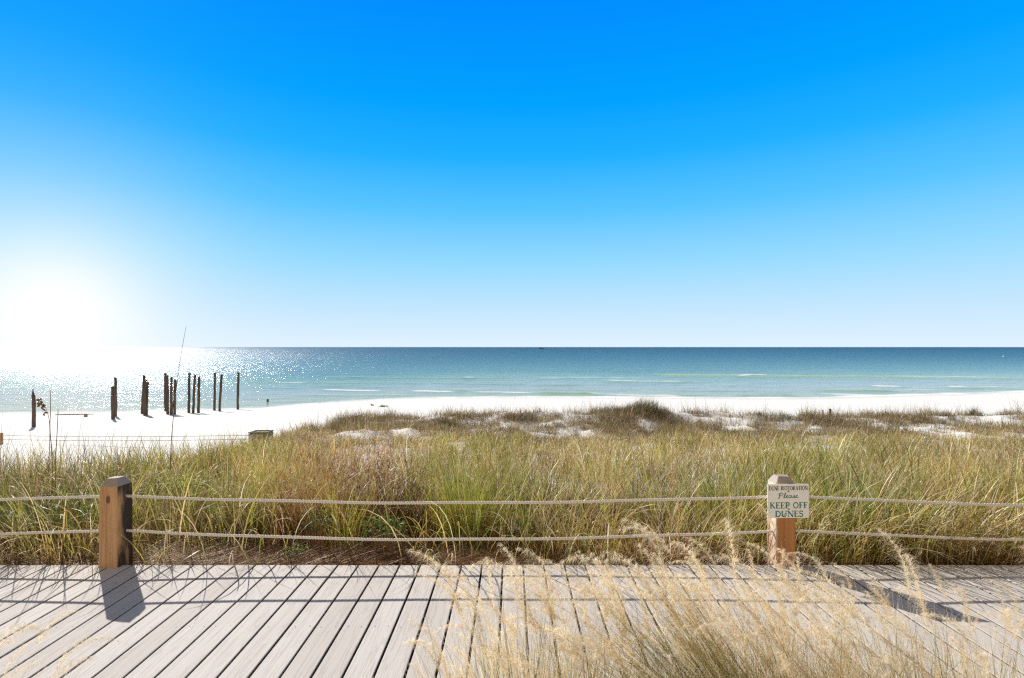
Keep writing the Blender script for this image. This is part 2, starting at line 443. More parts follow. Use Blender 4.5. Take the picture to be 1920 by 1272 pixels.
ys = np.concatenate([axis([(18, 30, 2.0), (30, 70, .22), (70, 110, .5)])[:-1], [110.0], far])
xn = axis([(-75, -45, 1.0), (-45, 60, .45), (60, 80, 1.0)])
xf = [84.0]
while xf[-1] < 60000: xf.append(xf[-1]*1.22)
xs = np.concatenate([-np.array(xf[::-1]), xn, xf])
X, Y, Fq = grid_mesh(xs, ys)
S = Y - shore(X)
foam = seg_field(X, Y, foam_lines, 100); green = seg_field(X, Y, green_lines, 300)
sw = np.clip(1-np.abs(S-.5)/1.5, 0, 1)*np.where(np.abs(X) < 90, .9, .0)*(.35+1.1*fbm(X, Y, 3, 7))
foam = np.maximum(foam, sw)
near = np.where(Y < 130, 1.0, 0.0)*sstep(.2, 3, S)
Z = SEA + near*(.16*green + .10*foam + .05*(fbm(X*.5, Y*1.3, 2.2, 21)-.5))
sd = np.log1p(np.maximum(S, 0))/math.log(3001.0)
tag(mesh_obj('sea_water', np.stack([X, Y, Z], 1), Fq, M_WATER, smooth=True, fattr={'sdist': sd, 'foam': foam, 'green': green}), kind='structure')

# ------------------------------------------------------------------ setting: boardwalk of composite boards
DY0, DY1 = 1.9, 3.692
PITCH, GAP = .1445, .0118
def build_deck():
    V = []; Fc = []; bv = []
    rng = RS(4)
    k0, k1 = int(-12/PITCH), int(12/PITCH)
    r = .004; T = .026
    for k in range(k0, k1):
        xa = -.2095 + PITCH*k + GAP/2; xb = xa + PITCH - GAP
        prof = [(xa, -T), (xa, -r), (xa+r*.3, -r*.3), (xa+r, 0), (xb-r, 0), (xb-r*.3, -r*.3), (xb, -r), (xb, -T)]
        dz = rng.uniform(-.0012, .0012); e = rng.uniform(-.003, .003)
        b = len(V); n = len(prof); val = rng.rand()
        for y in (DY0, DY1+e):
            for (x, z) in prof: V.append((x, y, z+dz)); bv.append(val)
        for i in range(n):
            j = (i+1) % n
            Fc.append((b+j, b+i, b+n+i, b+n+j))
        Fc.append(tuple(b+i for i in range(n))); Fc.append(tuple(b+n+i for i in range(n-1, -1, -1)))
    o = mesh_obj('boardwalk', V, Fc, [M_DECK, M_DARKWOOD, M_SCREW, M_EDGE], fattr=None)
    me = o.data
    # joists under the boards and dark screw heads, joined into the same sheet of decking
    bm = bmesh.new(); bm.from_mesh(me)
    lay = bm.verts.layers.float.new('board')
    bmesh.ops.recalc_face_normals(bm, faces=bm.faces[:])
    bm.verts.ensure_lookup_table()
    for v, q in zip(bm.verts, bv): v[lay] = q
    for f in bm.faces:
        if f.calc_center_median().z < -.0045: f.material_index = 3
    def bx(x0, x1, y0, y1, z0, z1, mi):
        vs = [bm.verts.new(c) for c in [(x0,y0,z0),(x1,y0,z0),(x1,y1,z0),(x0,y1,z0),(x0,y0,z1),(x1,y0,z1),(x1,y1,z1),(x0,y1,z1)]]
        for f in [(3,2,1,0),(4,5,6,7),(0,1,5,4),(1,2,6,5),(2,3,7,6),(3,0,4,7)]:
            ff = bm.faces.new([vs[i] for i in f]); ff.material_index = mi
    for yj in (1.95, 2.88, 3.62): bx(-12, 12, yj-.019, yj+.019, -.17, -.0275, 1)
    for k in range(k0, k1):
        xa = -.2095 + PITCH*k + GAP/2
        for yj in (1.95, 2.88):
            for xo in (.028, PITCH-GAP-.028):
                cx, cy = xa+xo+rng.uniform(-.003, .003), yj+rng.uniform(-.006, .006)
                vs = [bm.verts.new((cx+.0032*math.cos(a*math.pi/4), cy+.0032*math.sin(a*math.pi/4), .0016)) for a in range(8)]
                ff = bm.faces.new(vs); ff.material_index = 2
    bm.to_mesh(me); bm.free()
    tag(o, kind='structure')
build_deck()

# ------------------------------------------------------------------ rope fence
fence = empty('rope_fence', (0, 3.72, 0))
tag(fence, 'low fence of square timber posts and two sagging ropes edging the boardwalk', 'fence')
def post_mesh(name, x, y, h, w, label=None, seed=0):
    rng = RS(seed)
    bm = bmesh.new()
    hw = w/2; zt = h-.05
    lev = [(-.45, hw*1.012), (-.02, hw*1.01), (.15, hw*1.0), (.3, hw*.995), (.45, hw*.985), (zt-.02, hw*.965), (zt, hw*.955)]
    rings = []
    for z, q in lev:
        c = q*.10; pts = [(-q+c, -q), (q-c, -q), (q, -q+c), (q, q-c), (q-c, q), (-q+c, q), (-q, q-c), (-q, -q+c)]
        rings.append([bm.verts.new((px+rng.uniform(-.001, .001), py+rng.uniform(-.001, .001), z)) for px, py in pts])
    q = hw*.52; c = q*.1
    pts = [(-q+c, -q), (q-c, -q), (q, -q+c), (q, q-c), (q-c, q), (-q+c, q), (-q, q-c), (-q, -q+c)]
    rings.append([bm.verts.new((px+rng.uniform(-.004, .004), py+rng.uniform(-.004, .004), h+rng.uniform(-.004, .004))) for px, py in pts])
    for a, b in zip(rings[:-1], rings[1:]):
        for i in range(8): bm.faces.new((a[i], a[(i+1) % 8], b[(i+1) % 8], b[i]))
    bm.faces.new(rings[-1]); bm.faces.new(rings[0][::-1])
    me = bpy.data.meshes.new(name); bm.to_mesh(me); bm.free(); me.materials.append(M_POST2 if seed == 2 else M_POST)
    o = bpy.data.objects.new(name, me); o.location = (x, y-3.72, 0); link(o, fence)
    if label: o['label'] = label
    return o
PX1, PX2 = -2.80, 1.912
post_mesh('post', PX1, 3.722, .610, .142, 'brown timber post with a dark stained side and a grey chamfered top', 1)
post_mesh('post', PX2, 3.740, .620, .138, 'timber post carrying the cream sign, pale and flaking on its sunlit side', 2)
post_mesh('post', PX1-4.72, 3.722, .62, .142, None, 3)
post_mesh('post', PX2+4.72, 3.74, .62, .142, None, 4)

def rope_path():
    def path(h, sag):
        P = []
        posts = [PX1-4.72, PX1, PX2, PX2+4.72]
        for i in range(3):
            a, b = posts[i], posts[i+1]
            n = 560
            for k in range(n if i < 2 else n+1):
                t = k/n
                s_ = sag[i]
                P.append((a+(b-a)*t, 3.726+.004*math.sin(t*9+i), h-4*s_*t*(1-t)+.0025*math.sin(t*23+i*2)+(.006 if i == 2 else 0)))
        return P
    return path
def rope(h, sag):
    P = np.array(rope_path()(h, sag)) - np.array([0, 3.72, 0])
    n, k = len(P), 12
    ang = np.linspace(0, 2*math.pi, k, endpoint=False)
    rr = .0094*(1+.22*np.cos(3*ang))
    s = np.concatenate([[0], np.cumsum(np.linalg.norm(np.diff(P, axis=0), axis=1))])
    tw = -s/.062*2*math.pi
    A = ang[None, :]
    # cross-section turns with the twist of the three strands
    yy = rr[None, :]*np.cos(A+tw[:, None]); zz = rr[None, :]*np.sin(A+tw[:, None])
    V = np.empty((n, k, 3)); V[:, :, 0] = P[:, None, 0]; V[:, :, 1] = P[:, None, 1]+yy; V[:, :, 2] = P[:, None, 2]+zz
    i = np.arange(n*k).reshape(n, k); j = np.roll(i, -1, 1)
    Fq = np.stack([i[:-1], j[:-1], j[1:], i[1:]], -1).reshape(-1, 4)
    return V.reshape(-1, 3), Fq
for h, sag, lab in ((.476, (.05, .049, .075), 'upper rope'), (.232, (.05, .064, .075), 'lower rope')):
    v, f = rope(h, sag)
    o = mesh_obj('rope', v, f, M_ROPE, fence, smooth=True)

# ------------------------------------------------------------------ sign
SGY = 3.655
sx0, sx1 = wx(1439.3, SGY), wx(1516.6, SGY); sz1, sz0 = wz(907.8, SGY), wz(971.4, SGY)
sign = empty('sign', ((sx0+sx1)/2, SGY, sz0)); sign.rotation_euler = (0, rad(-.6), 0)
tag(sign, 'square cream sign with green keep off lettering screwed to a fence post', 'sign')
SW, SH = sx1-sx0, sz1-sz0
def sign_panel():
    bm = bmesh.new()
    bmesh.ops.create_cube(bm, size=1)
    for v in bm.verts: v.co = Vector((v.co.x*SW, v.co.y*.006, (v.co.z+.5)*SH))
    bmesh.ops.bevel(bm, geom=bm.edges[:], offset=.0016, segments=2, affect='EDGES', profile=.6)
    me = bpy.data.meshes.new('panel'); bm.to_mesh(me); bm.free(); me.materials.append(M_SIGN)
    link(bpy.data.objects.new('panel', me), sign)
sign_panel()
def arc(cx, cy, rx, ry, a0, a1, n=14):
    return [(cx+rx*math.cos(rad(a0+(a1-a0)*i/n)), cy+ry*math.sin(rad(a0+(a1-a0)*i/n))) for i in range(n+1)]
T_, t_ = .17, .075
def serif(x, y, w=.26): return ([(x-w/2, y), (x+w/2, y)], .055)
b_, u_ = .027, .973
GLYPH = {
 'D': (.86, [([(.17, 0), (.17, 1)], T_), (arc(.30, .5, .46, .465, 88, -88, 18), .12), ([(.04, u_), (.32, u_)], .06), ([(.04, b_), (.32, b_)], .06)]),
 'U': (.90, [([(.17, 1), (.17, .34)] + arc(.45, .32, .28, .29, 180, 300, 10), T_*.85), (arc(.45, .32, .28, .29, 300, 360, 5)+[(.73, 1)], t_), serif(.17, u_, .34), serif(.73, u_, .26)]),
 'N': (.94, [([(.15, 0), (.15, 1)], t_), ([(.13, 1), (.79, .0)], T_), ([(.79, 0), (.79, 1)], t_), serif(.15, b_), serif(.10, u_, .22), serif(.79, u_)]),
 'E': (.74, [([(.17, 0), (.17, 1)], T_), ([(.03, u_), (.64, u_)], .065), ([(.17, .52), (.50, .52)], .065), ([(.03, b_), (.66, b_)], .065), ([(.62, 1), (.62, .78)], .05), ([(.64, 0), (.64, .24)], .05), ([(.49, .40), (.49, .64)], .05)]),
 'R': (.86, [([(.17, 0), (.17, 1)], T_), (arc(.33, .74, .27, .235, 88, -88, 14), .12), ([(.04, u_), (.34, u_)], .06), ([(.17, .505), (.36, .505)], .06), ([(.36, .5), (.74, .02)], T_*.9), serif(.17, b_, .3), serif(.76, b_, .16)]),
 'S': (.64, [(arc(.31, .745, .215, .225, 30, 270, 14)+arc(.31, .275, .225, .245, 90, -150, 14)[1:], .125), ([(.53, .72), (.53, .98)], .045), ([(.07, .04), (.07, .3)], .045)]),
 'T': (.78, [([(.39, 0), (.39, 1)], T_), ([(.05, u_), (.73, u_)], .065), ([(.06, 1), (.06, .75)], .05), ([(.72, 1), (.72, .75)], .05), serif(.39, b_, .32)]),
 'O': (.94, [(arc(.46, .5, .35, .455, 0, 360, 28), .125)]),
 'A': (.90, [([(.44, 1), (.13, 0)], t_), ([(.42, 1), (.74, 0)], T_), ([(.22, .34), (.63, .34)], .06), serif(.13, b_, .26), serif(.75, b_, .28)]),
 'I': (.42, [([(.20, 0), (.20, 1)], T_), serif(.20, b_, .34), serif(.20, u_, .34)]),
 'K': (.90, [([(.17, 0), (.17, 1)], T_), ([(.68, .96), (.24, .46)], t_), ([(.33, .56), (.74, .02)], T_*.95), serif(.17, b_, .32), serif(.17, u_, .32), serif(.68, u_, .24), serif(.77, b_, .22)]),
 'P': (.74, [([(.17, 0), (.17, 1)], T_), (arc(.31, .72, .29, .25, 88, -88, 14), .12), ([(.04, u_), (.33, u_)], .06), ([(.17, .475), (.33, .475)], .06), serif(.17, b_, .32)]),
 'F': (.70, [([(.17, 0), (.17, 1)], T_), ([(.03, u_), (.62, u_)], .065), ([(.17, .5), (.48, .5)], .065), ([(.60, 1), (.60, .78)], .05), ([(.47, .39), (.47, .62)], .05), serif(.17, b_, .32)]),
 ' ': (.42, []),
}
SCRIPT = [  # "Please" as flowing brush strokes, in units of its own height
    ([(.18, .98), (.10, .60), (.02, .10)], .12), ([(.02, .82), (.16, .98), (.36, 1.0), (.50, .90), (.46, .72), (.28, .60), (.14, .62)], .075),
    ([(.52, .30), (.66, .62), (.80, 1.0), (.72, 1.02), (.64, .70), (.60, .36), (.66, .28), (.78, .34)], .085),
    ([(.80, .44), (.94, .52), (1.0, .62), (.92, .68), (.82, .54), (.80, .36), (.90, .28), (1.06, .38)], .075),
    ([(1.34, .62), (1.18, .66), (1.08, .50), (1.10, .32), (1.22, .30), (1.36, .56)], .08), ([(1.37, .66), (1.34, .38), (1.40, .28), (1.50, .36)], .075),
    ([(1.50, .36), (1.68, .70), (1.72, .44), (1.66, .28), (1.54, .30)], .085), ([(1.68, .32), (1.82, .38)], .06),
    ([(1.82, .44), (1.96, .52), (2.02, .62), (1.94, .68), (1.84, .54), (1.82, .36), (1.92, .28), (2.12, .40)], .075),
]
def smooth_pts(p, n=3):
    if len(p) < 3: return p
    for _ in range(2):
        q = [p[0]]
        for a, b in zip(p[:-1], p[1:]):
            q += [(a[0]*.75+b[0]*.25, a[1]*.75+b[1]*.25), (a[0]*.25+b[0]*.75, a[1]*.25+b[1]*.75)]
        p = q+[p[-1]]
    return p
class Ink:
    def __init__(s): s.v = []; s.f = []; s.k = 0
    def stroke(s, pts, w, fn):
        pts2 = [fn(*p) for p in pts]; s.k += 1
        yo = -.0036 - .00006*(s.k % 12)
        b = len(s.v); n = len(pts2)
        for i in range(n):
            a = pts2[max(i-1, 0)]; c = pts2[min(i+1, n-1)]
            dx, dz = c[0]-a[0], c[1]-a[1]; l = math.hypot(dx, dz) or 1
            nx_, nz_ = -dz/l*w/2, dx/l*w/2
            s.v += [(pts2[i][0]+nx_, yo, pts2[i][1]+nz_), (pts2[i][0]-nx_, yo, pts2[i][1]-nz_)]
        for i in range(n-1): s.f.append((b+2*i, b+2*i+1, b+2*i+3, b+2*i+2))
    def line(s, text, u0, u1, v0, v1):
        tw = sum(GLYPH[c][0] for c in text)
        X0, X1 = (u0-.5)*SW, (u1-.5)*SW; Z0, Z1 = v0*SH, v1*SH
        kx = (X1-X0)/tw; kz = Z1-Z0; x = X0
        for c in text:
            adv, st = GLYPH[c]
            for pts, w in st: s.stroke(pts, w*(kx+kz)*.56, lambda a, d, x=x: (x+a*kx, Z0+d*kz))
            x += adv*kx
def uv(x, y): return (x-130)/515, (610-y)/425
ink = Ink(); u0, v1 = uv(147, 211); u1, v0 = uv(632, 262); ink.line('DUNE RESTORATION', u0, u1, v0, v1)
mesh_obj('lettering', ink.v, ink.f, M_INKD, sign)
ink = Ink()
u0, v1 = uv(156, 413); u1, v0 = uv(634, 488); ink.line('KEEP OFF', u0, u1, v0, v1)
u0, v1 = uv(220, 520); u1, v0 = uv(576, 595); ink.line('DUNES', u0, u1, v0, v1)
u0, v1 = uv(266, 296); u1, v0 = uv(516, 384)
for pts, w in SCRIPT:
    ink.stroke(smooth_pts(pts), w*(v1-v0)*SH, lambda a, d: ((u0-.5+(u1-u0)*a/2.12)*SW, (v0+(v1-v0)*(d if d > .0 else d))*SH))
mesh_obj('lettering', ink.v, ink.f, M_INK, sign)
for (x, y) in ((390, 277), (393, 497)):
    u, v = uv(x, y); mb = MB()
    c = Vector(((u-.5)*SW, 0, v*SH))
    mb.tube([c+Vector((0, -.0025, 0)), c+Vector((0, -.0055, 0)), c+Vector((0, -.0066, 0))], [.0052, .0050, .0028], 10)
    mb.build('screw', M_SCREW, sign, smooth=False)

# ------------------------------------------------------------------ grass blades
def blades(P, az, th0, bend, Ln, W, C0, C1, S=5, rng=None, pw=1.4, tip=1.6):
    n = len(P)
    t = np.linspace(0, 1, S+1); tm = (t[:-1]+t[1:])/2
    th = th0[:, None]+bend[:, None]*tm[None, :]**pw
    st = (Ln/S)[:, None]
    r = np.concatenate([np.zeros((n, 1)), np.cumsum(np.sin(th)*st, 1)], 1)
    z = np.concatenate([np.zeros((n, 1)), np.cumsum(np.cos(th)*st, 1)], 1)
    ro = az+math.pi/2+rng.normal(0, .7, n)
    ca, sa = np.cos(az)[:, None], np.sin(az)[:, None]
    B = np.stack([P[:, 0:1]+r*ca, P[:, 1:2]+r*sa, P[:, 2:3]+z], -1)
    w = (W[:, None]*.5)*np.maximum(1-t[None, :]**tip, .06)
    sd = np.stack([np.cos(ro)[:, None]*w, np.sin(ro)[:, None]*w, 0*w], -1)
    V = np.stack([B-sd, B+sd], 2).reshape(-1, 3)
    C = (C0[:, None, :]*(1-t[None, :, None])+C1[:, None, :]*t[None, :, None])
    C = np.repeat(C[:, :, None, :], 2, 2).reshape(-1, 3)
    i = np.arange(n*(S+1)*2).reshape(n, S+1, 2)
    Fq = np.stack([i[:, :-1, 0], i[:, :-1, 1], i[:, 1:, 1], i[:, 1:, 0]], -1).reshape(-1, 4)
    tip_dir = np.stack([np.sin(th[:, -1])*np.cos(az), np.sin(th[:, -1])*np.sin(az), np.cos(th[:, -1])], -1)
    return V, Fq, C, B[:, -1], tip_dir
class Bunch:
    def __init__(s): s.V = []; s.F = []; s.C = []; s.n = 0
    def add(s, V, Fq, C):
        s.V.append(V); s.F.append(Fq+s.n); s.C.append(C); s.n += len(V)
    def build(s, name, mat=None, parent=None, origin=None):
        V = np.concatenate(s.V)
        if origin is not None: V = V-np.array(origin)
        return mesh_obj(name, V, np.concatenate(s.F), mat or M_GRASS, parent, col=np.concatenate(s.C))
def pal(cols, n, rng, jit=.18):
    c = np.array(cols)[rng.randint(0, len(cols), n)]
    return c*(1+rng.uniform(-jit, jit, (n, 1)))*(1+rng.uniform(-.07, .07, (n, 3)))
GREEN = [(.11, .155, .02), (.21, .255, .028), (.34, .37, .045), (.48, .46, .075), (.62, .52, .16)]
DEEP = [(.06, .095, .02), (.10, .145, .03), (.16, .21, .045), (.32, .31, .10)]
GOLD = [(.72, .53, .21), (.58, .44, .13), (.36, .29, .07), (.84, .68, .40), (.56, .36, .13)]
RUST = [(.32, .14, .045), (.46, .23, .08), (.20, .08, .03), (.54, .33, .14)]
PALE = [(.82, .71, .50), (.74, .60, .37), (.88, .80, .63)]
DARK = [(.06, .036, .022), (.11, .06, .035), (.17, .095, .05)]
TYPES = {
 'green': dict(c0=GREEN+RUST+[(.42, .30, .13)], c1=GREEN+[(.50, .42, .2)], k=20, h=(.62, .92), w=.0085, rad=.07, lean=.22, bend=(.1, 1.1)),
 'deep':  dict(c0=DEEP+RUST[:2], c1=DEEP+GREEN, k=22, h=(.6, .9), w=.0090, rad=.09, lean=.26, bend=(.15, 1.2)),
 'gold':  dict(c0=GOLD+GREEN[2:], c1=GOLD, k=26, h=(.5, .82), w=.0058, rad=.10, lean=.25, bend=(.2, 1.6)),
 'rust':  dict(c0=RUST, c1=RUST+[(.52, .36, .18)], k=32, h=(.42, .74), w=.0054, rad=.10, lean=.24, bend=(.1, 1.2)),
 'pale':  dict(c0=PALE, c1=PALE, k=9, h=(.75, 1.1), w=.0056, rad=.06, lean=.30, bend=(1.1, 2.4)),
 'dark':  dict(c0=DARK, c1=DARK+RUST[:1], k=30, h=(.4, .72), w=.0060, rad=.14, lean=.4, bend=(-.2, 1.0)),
}
def clump_blades(bunch, cx, cy, typ, rng, hs=1.0, ks=1.0, ws=1.0, seeds=0.0, S=5):
    T = TYPES[typ]; m = len(cx)
    if m == 0: return
    k = max(3, int(T['k']*ks)); idx = np.repeat(np.arange(m), k); n = len(idx)
    hh = rng.uniform(T['h'][0], T['h'][1], m)*(hs if np.isscalar(hs) else hs)
    off = rng.normal(0, T['rad'], (n, 2))
    x = np.asarray(cx)[idx]+off[:, 0]; y = np.maximum(np.asarray(cy)[idx]+off[:, 1], 3.74)
    z = ground(x, y)-.02
    az = np.arctan2(off[:, 1], off[:, 0])+rng.normal(0, .7, n)
    th0 = np.abs(rng.normal(0, T['lean'], n)); bend = rng.uniform(T['bend'][0], T['bend'][1], n)
    Ln = hh[idx]*rng.uniform(.5, 1.12, n)
    W = T['w']*ws*rng.uniform(.6, 1.3, n)
    var = (rng.uniform(.8, 1.2, m)*(.42+1.15*vnoise(cx, cy, .5, 123)))[idx][:, None]
    V, Fq, C, tp, td = blades(np.stack([x, y, z], 1), az, th0, bend, Ln, W, pal(T['c0'], n, rng)*var, pal(T['c1'], n, rng)*var, S, rng)
    bunch.add(V, Fq, C)
    if seeds > 0:
        sel = np.where(rng.rand(n) < seeds)[0]
        q = 9; ii = np.repeat(sel, q); nn = len(ii)
        if nn:
            back = rng.uniform(0, .14, nn)[:, None]
            P = tp[ii]-td[ii]*back
            a2 = rng.uniform(0, 2*math.pi, nn)
            V, Fq, C, _, _ = blades(P, a2, rng.uniform(.1, 1.3, nn), rng.uniform(0, 1.2, nn), rng.uniform(.02, .055, nn), rng.uniform(.0016, .0034, nn)*ws,
                                    pal(PALE+GOLD[3:4], nn, rng), pal(PALE, nn, rng), 2, rng)
            bunch.add(V, Fq, C)

# near field, type weights by photograph column
zones = [  # x in photograph pixels -> weights green, deep, gold, rust, pale, dark
    (-500, (2, 2, 2, 2, 1, .6)), (60, (2, 2.4, 2, 2, 1, .6)), (180, (3, 2, 1.5, 1.2, 1, .3)), (330, (3.2, 1, 2, 2, 1, .3)), (450, (2.4, .8, 2, 2.4, 1, .3)),
    (510, (2.6, .8, 2, 2.4, 1, .3)), (560, (1.0, .3, 1.2, 6.5, 1, 1.0)), (640, (1.4, .4, 1.8, 5, 1, .8)), (690, (.5, .3, .9, 4, 1.6, 5)), (765, (.7, .3, 1.1, 3, 1.8, 5)), (810, (3.4, 1, 1.6, 1.4, 1.3, .5)), (920, (4.4, 1.4, 2, 1.2, 1, .2)),
    (1050, (2.6, 1, 2.6, 2, 1, .2)), (1180, (1.6, .6, 3, 2.4, 1, .3)), (1320, (2.2, 1.6, 2.6, 1.4, 1, .2)), (1440, (2.2, 2, 2.4, .8, 1, .2)), (1560, (2.2, 3, 2.2, .4, .8, .2)),
    (1680, (2.2, 2.2, 2.6, .6, .8, .3)), (1800, (1.6, 1.2, 3, 1.4, .9, .5)), (2500, (2, 1.6, 3, 1.4, .9, .5))]
ZN = np.array([z[0] for z in zones], float); ZW = np.array([z[1] for z in zones], float)
TN = ['green', 'deep', 'gold', 'rust', 'pale', 'dark']
def pick_types(x, y, rng):
    px = np.clip(x/y*F+CX, -500, 2500)
    w = np.stack([np.interp(px, ZN, ZW[:, j]) for j in range(6)], 1)
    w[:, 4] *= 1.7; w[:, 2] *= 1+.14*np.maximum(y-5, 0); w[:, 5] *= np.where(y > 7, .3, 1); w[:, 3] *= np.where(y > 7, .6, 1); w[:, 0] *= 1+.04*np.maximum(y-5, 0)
    w = w/w.sum(1, keepdims=True); c = np.cumsum(w, 1)
    # neighbouring clumps tend to be of one kind
    u = np.clip(.42*rng.rand(len(x))+.58*(1.7*vnoise(x, y, .6, 91)-.35), 0, .999)
    return (u[:, None] > c).sum(1).clip(0, 5)
grass = Bunch(); rng = RS(7)
def field(n, y0, y1, keep, hs, ks, ws, seeds, S=5, xr=None):
    y = np.exp(rng.uniform(math.log(y0), math.log(y1), n)); m = 1.12
    x = rng.uniform(-1, 1, n)*y*(CX/F)*m
    if xr: x = rng.uniform(xr[0], xr[1], n)
    k = keep(x, y); k &= ~((np.abs(x+6.9+.25*(14-y)) < 1.3) & (y > 9.6) & (y < 14.4))
    x, y = x[k], y[k]
    ty = pick_types(x, y, rng)
    h = hs(x, y) if callable(hs) else np.full(len(x), hs)
    for j, nm in enumerate(TN):
        s = ty == j
        clump_blades(grass, x[s], y[s], nm, rng, h[s], ks, ws, seeds if nm in ('gold', 'pale', 'rust') else seeds*.25, S)
def strip(x, y):
    px = x/y*F+CX; inn = sstep(200, 300, px)*(1-sstep(930, 1040, px))
    return (y > 3.86+inn*(.38+.3*vnoise(x, y*0, .35, 66))) | (rng.rand(len(x)) < .07)
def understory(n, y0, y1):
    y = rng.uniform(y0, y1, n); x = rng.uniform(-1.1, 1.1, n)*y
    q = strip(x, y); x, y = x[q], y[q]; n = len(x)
    for nm, f in (('rust', .3), ('dark', .85)):  # mostly dark stems: shade inside the grass painted in by colour
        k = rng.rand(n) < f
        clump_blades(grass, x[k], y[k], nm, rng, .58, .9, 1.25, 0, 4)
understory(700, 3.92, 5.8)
def overhang(n):
    y = rng.uniform(3.78, 4.3, n); x = np.where(rng.rand(n) < .3, rng.uniform(2.2, 4.6, n), rng.uniform(-4.6, 4.6, n))
    k = (vnoise(x, y*0, .5, 19) > .35) & (strip(x, y-.02) | (rng.rand(n) < .22)); x, y = x[k], y[k]; n = len(x)
    V, Fq, C, _, _ = blades(np.stack([x, y, ground(x, y)], 1), rng.normal(-1.5, .9, n), np.abs(rng.normal(.1, .2, n)), rng.uniform(.5, 2.0, n), rng.uniform(.35, .9, n), rng.uniform(.005, .0095, n),
                            pal(GREEN+GOLD+RUST, n, rng), pal(GREEN+GOLD+PALE, n, rng), 7, rng, tip=5.0)
    grass.add(V, Fq, C)
overhang(2300)
def arches(n, cols, y0, y1, l0, l1, b0, b1, w0, w1, sp=.02):
    m = n//5; y = np.repeat(rng.uniform(y0, y1, m), 5); x = np.repeat(rng.uniform(-1.08, 1.08, m), 5)*y
    x = x+rng.normal(0, sp, len(x)); y = y+rng.normal(0, sp, len(y)); n = len(x)
    V, Fq, C, _, _ = blades(np.stack([x, y, ground(x, y)-.02], 1), rng.uniform(0, 6.28, n), np.abs(rng.normal(.08, .14, n)), rng.uniform(b0, b1, n), rng.uniform(l0, l1, n), rng.uniform(w0, w1, n),
                            pal(cols, n, rng), pal(cols, n, rng), 9, rng, 1.7)
    grass.add(V, Fq, C)
arches(420, PALE+GOLD, 4.15, 5.4, .7, 1.2, 1.5, 3.0, .006, .0095)
arches(420, GREEN[2:]+GOLD[:2], 4.15, 5.6, .6, 1.05, .8, 2.4, .008, .012)
arches(300, DEEP[:3]+GREEN[1:3], 4.15, 5.2, .5, .9, .1, .9, .009, .013, .03)
arches(260, PALE+GOLD, 5.4, 8.5, .7, 1.2, 1.2, 3.0, .008, .012)
left_low = lambda x, y: np.where(x/y*F+CX < 420, .72, 1.0)
field(720, 3.86, 5.0, lambda x, y: (vnoise(x, y, .42, 27)+.25*(rng.rand(len(x))-.5) > .36) & strip(x, y), lambda x, y: .92*left_low(x, y)*(.55+.45*sstep(3.8, 4.4, y)), 1.0, 1.0, .10)
field(680, 5.0, 7.4, lambda x, y: dunemask(x, y) > .25, lambda x, y: .92*left_low(x, y), .9, 1.1, .14)
field(900, 7.4, 10.5, lambda x, y: dunemask(x, y) > .3, .84, .75, 1.4, .2, 4)
field(1500, 10.5, 15.0, lambda x, y: (dunemask(x, y) > .35) & (fbm(x, y, 1.6, 61, 4)+.08*(rng.rand(len(x))-.5)+.14*sstep(0.0, -2.0, x) > .41+.10*sstep(12.5, 15, y)-.05*sstep(9, 14, x)), lambda x, y: .64*np.ones(len(x))*(1-.4*sstep(11, 14.5, y)), .42, 1.9, .2, 4)
# clumps out to the sides of the view
for sgn in (-1, 1):
    field(260, 3.9, 7.5, lambda x, y: dunemask(x, y) > .3, .9, .7, 1.2, .05, 4, (3.9*sgn+sgn*.2, sgn*11) if sgn > 0 else (-11, -4.1))
# sparse taller wiry stems silhouetted on the sand
def wiry(n, x0, x1, y0, y1, h0, h1, cols, w, lean=.16):
    pxs = rng.uniform(x0, x1, n); y = rng.uniform(y0, y1, n); x = wx(pxs, y)
    z = ground(x, y)
    V, Fq, C, tp, td = blades(np.stack([x, y, z], 1), rng.uniform(0, 6.28, n), np.abs(rng.normal(0, lean, n)), rng.uniform(.0, .9, n), rng.uniform(h0, h1, n), w*rng.uniform(.7, 1.3, n), pal(cols, n, rng), pal(cols, n, rng), 6, rng, 1.8)
    grass.add(V, Fq, C)
BR = [(.20, .12, .06), (.26, .17, .08), (.15, .09, .05), (.24, .21, .08)]
wiry(170, -40, 250, 5.0, 6.4, .75, 1.12, BR, .0055); wiry(70, 130, 240, 5.0, 6.2, .85, 1.15, BR, .0055)
wiry(60, 250, 640, 6.0, 9.0, .7, 1.1, BR+GREEN[:2], .006); wiry(110, 640, 1920, 5.5, 10, .8, 1.15, BR+GOLD, .0055); wiry(40, 560, 1100, 13, 18, .9, 1.5, BR+GOLD, .008, .1)
wiry(60, 1300, 1920, 8, 15, .8, 1.3, BR+GOLD, .007, .2)
tag(grass.build('dune_grass'), 'green gold and rust dune grass filling the ground behind the rope fence', 'grass', kind='stuff')

# dry strands lying on the soil along the deck edge
lit = Bunch(); rng = RS(21)
n = 20000
y = 3.74+np.abs(rng.normal(0, .5, n)); x = rng.uniform(-1.1, 1.1, n)*4.4
kk = rng.rand(n)
V, Fq, C, _, _ = blades(np.stack([x, y, ground(x, y)+rng.uniform(0, .05, n)+.07*np.exp(-((y-3.9)/.2)**2)*vnoise(x, y, .6, 5)], 1), np.where(rng.rand(n) < .5, rng.normal(0, .5, n), rng.normal(math.pi, .5, n)),
                        rng.uniform(1.15, 1.6, n), rng.uniform(-.1, .35, n), rng.uniform(.12, .5, n), rng.uniform(.002, .0042, n),
                        pal(RUST+RUST+DARK+GOLD[4:], n, rng), pal(RUST+RUST+DARK[1:]+PALE[1:2], n, rng), 4, rng)
lit.add(V, Fq, C)
tag(lit.build('dry_litter'), 'fallen rust brown grass strands matted on the soil along the boardwalk edge', 'litter', kind='stuff')

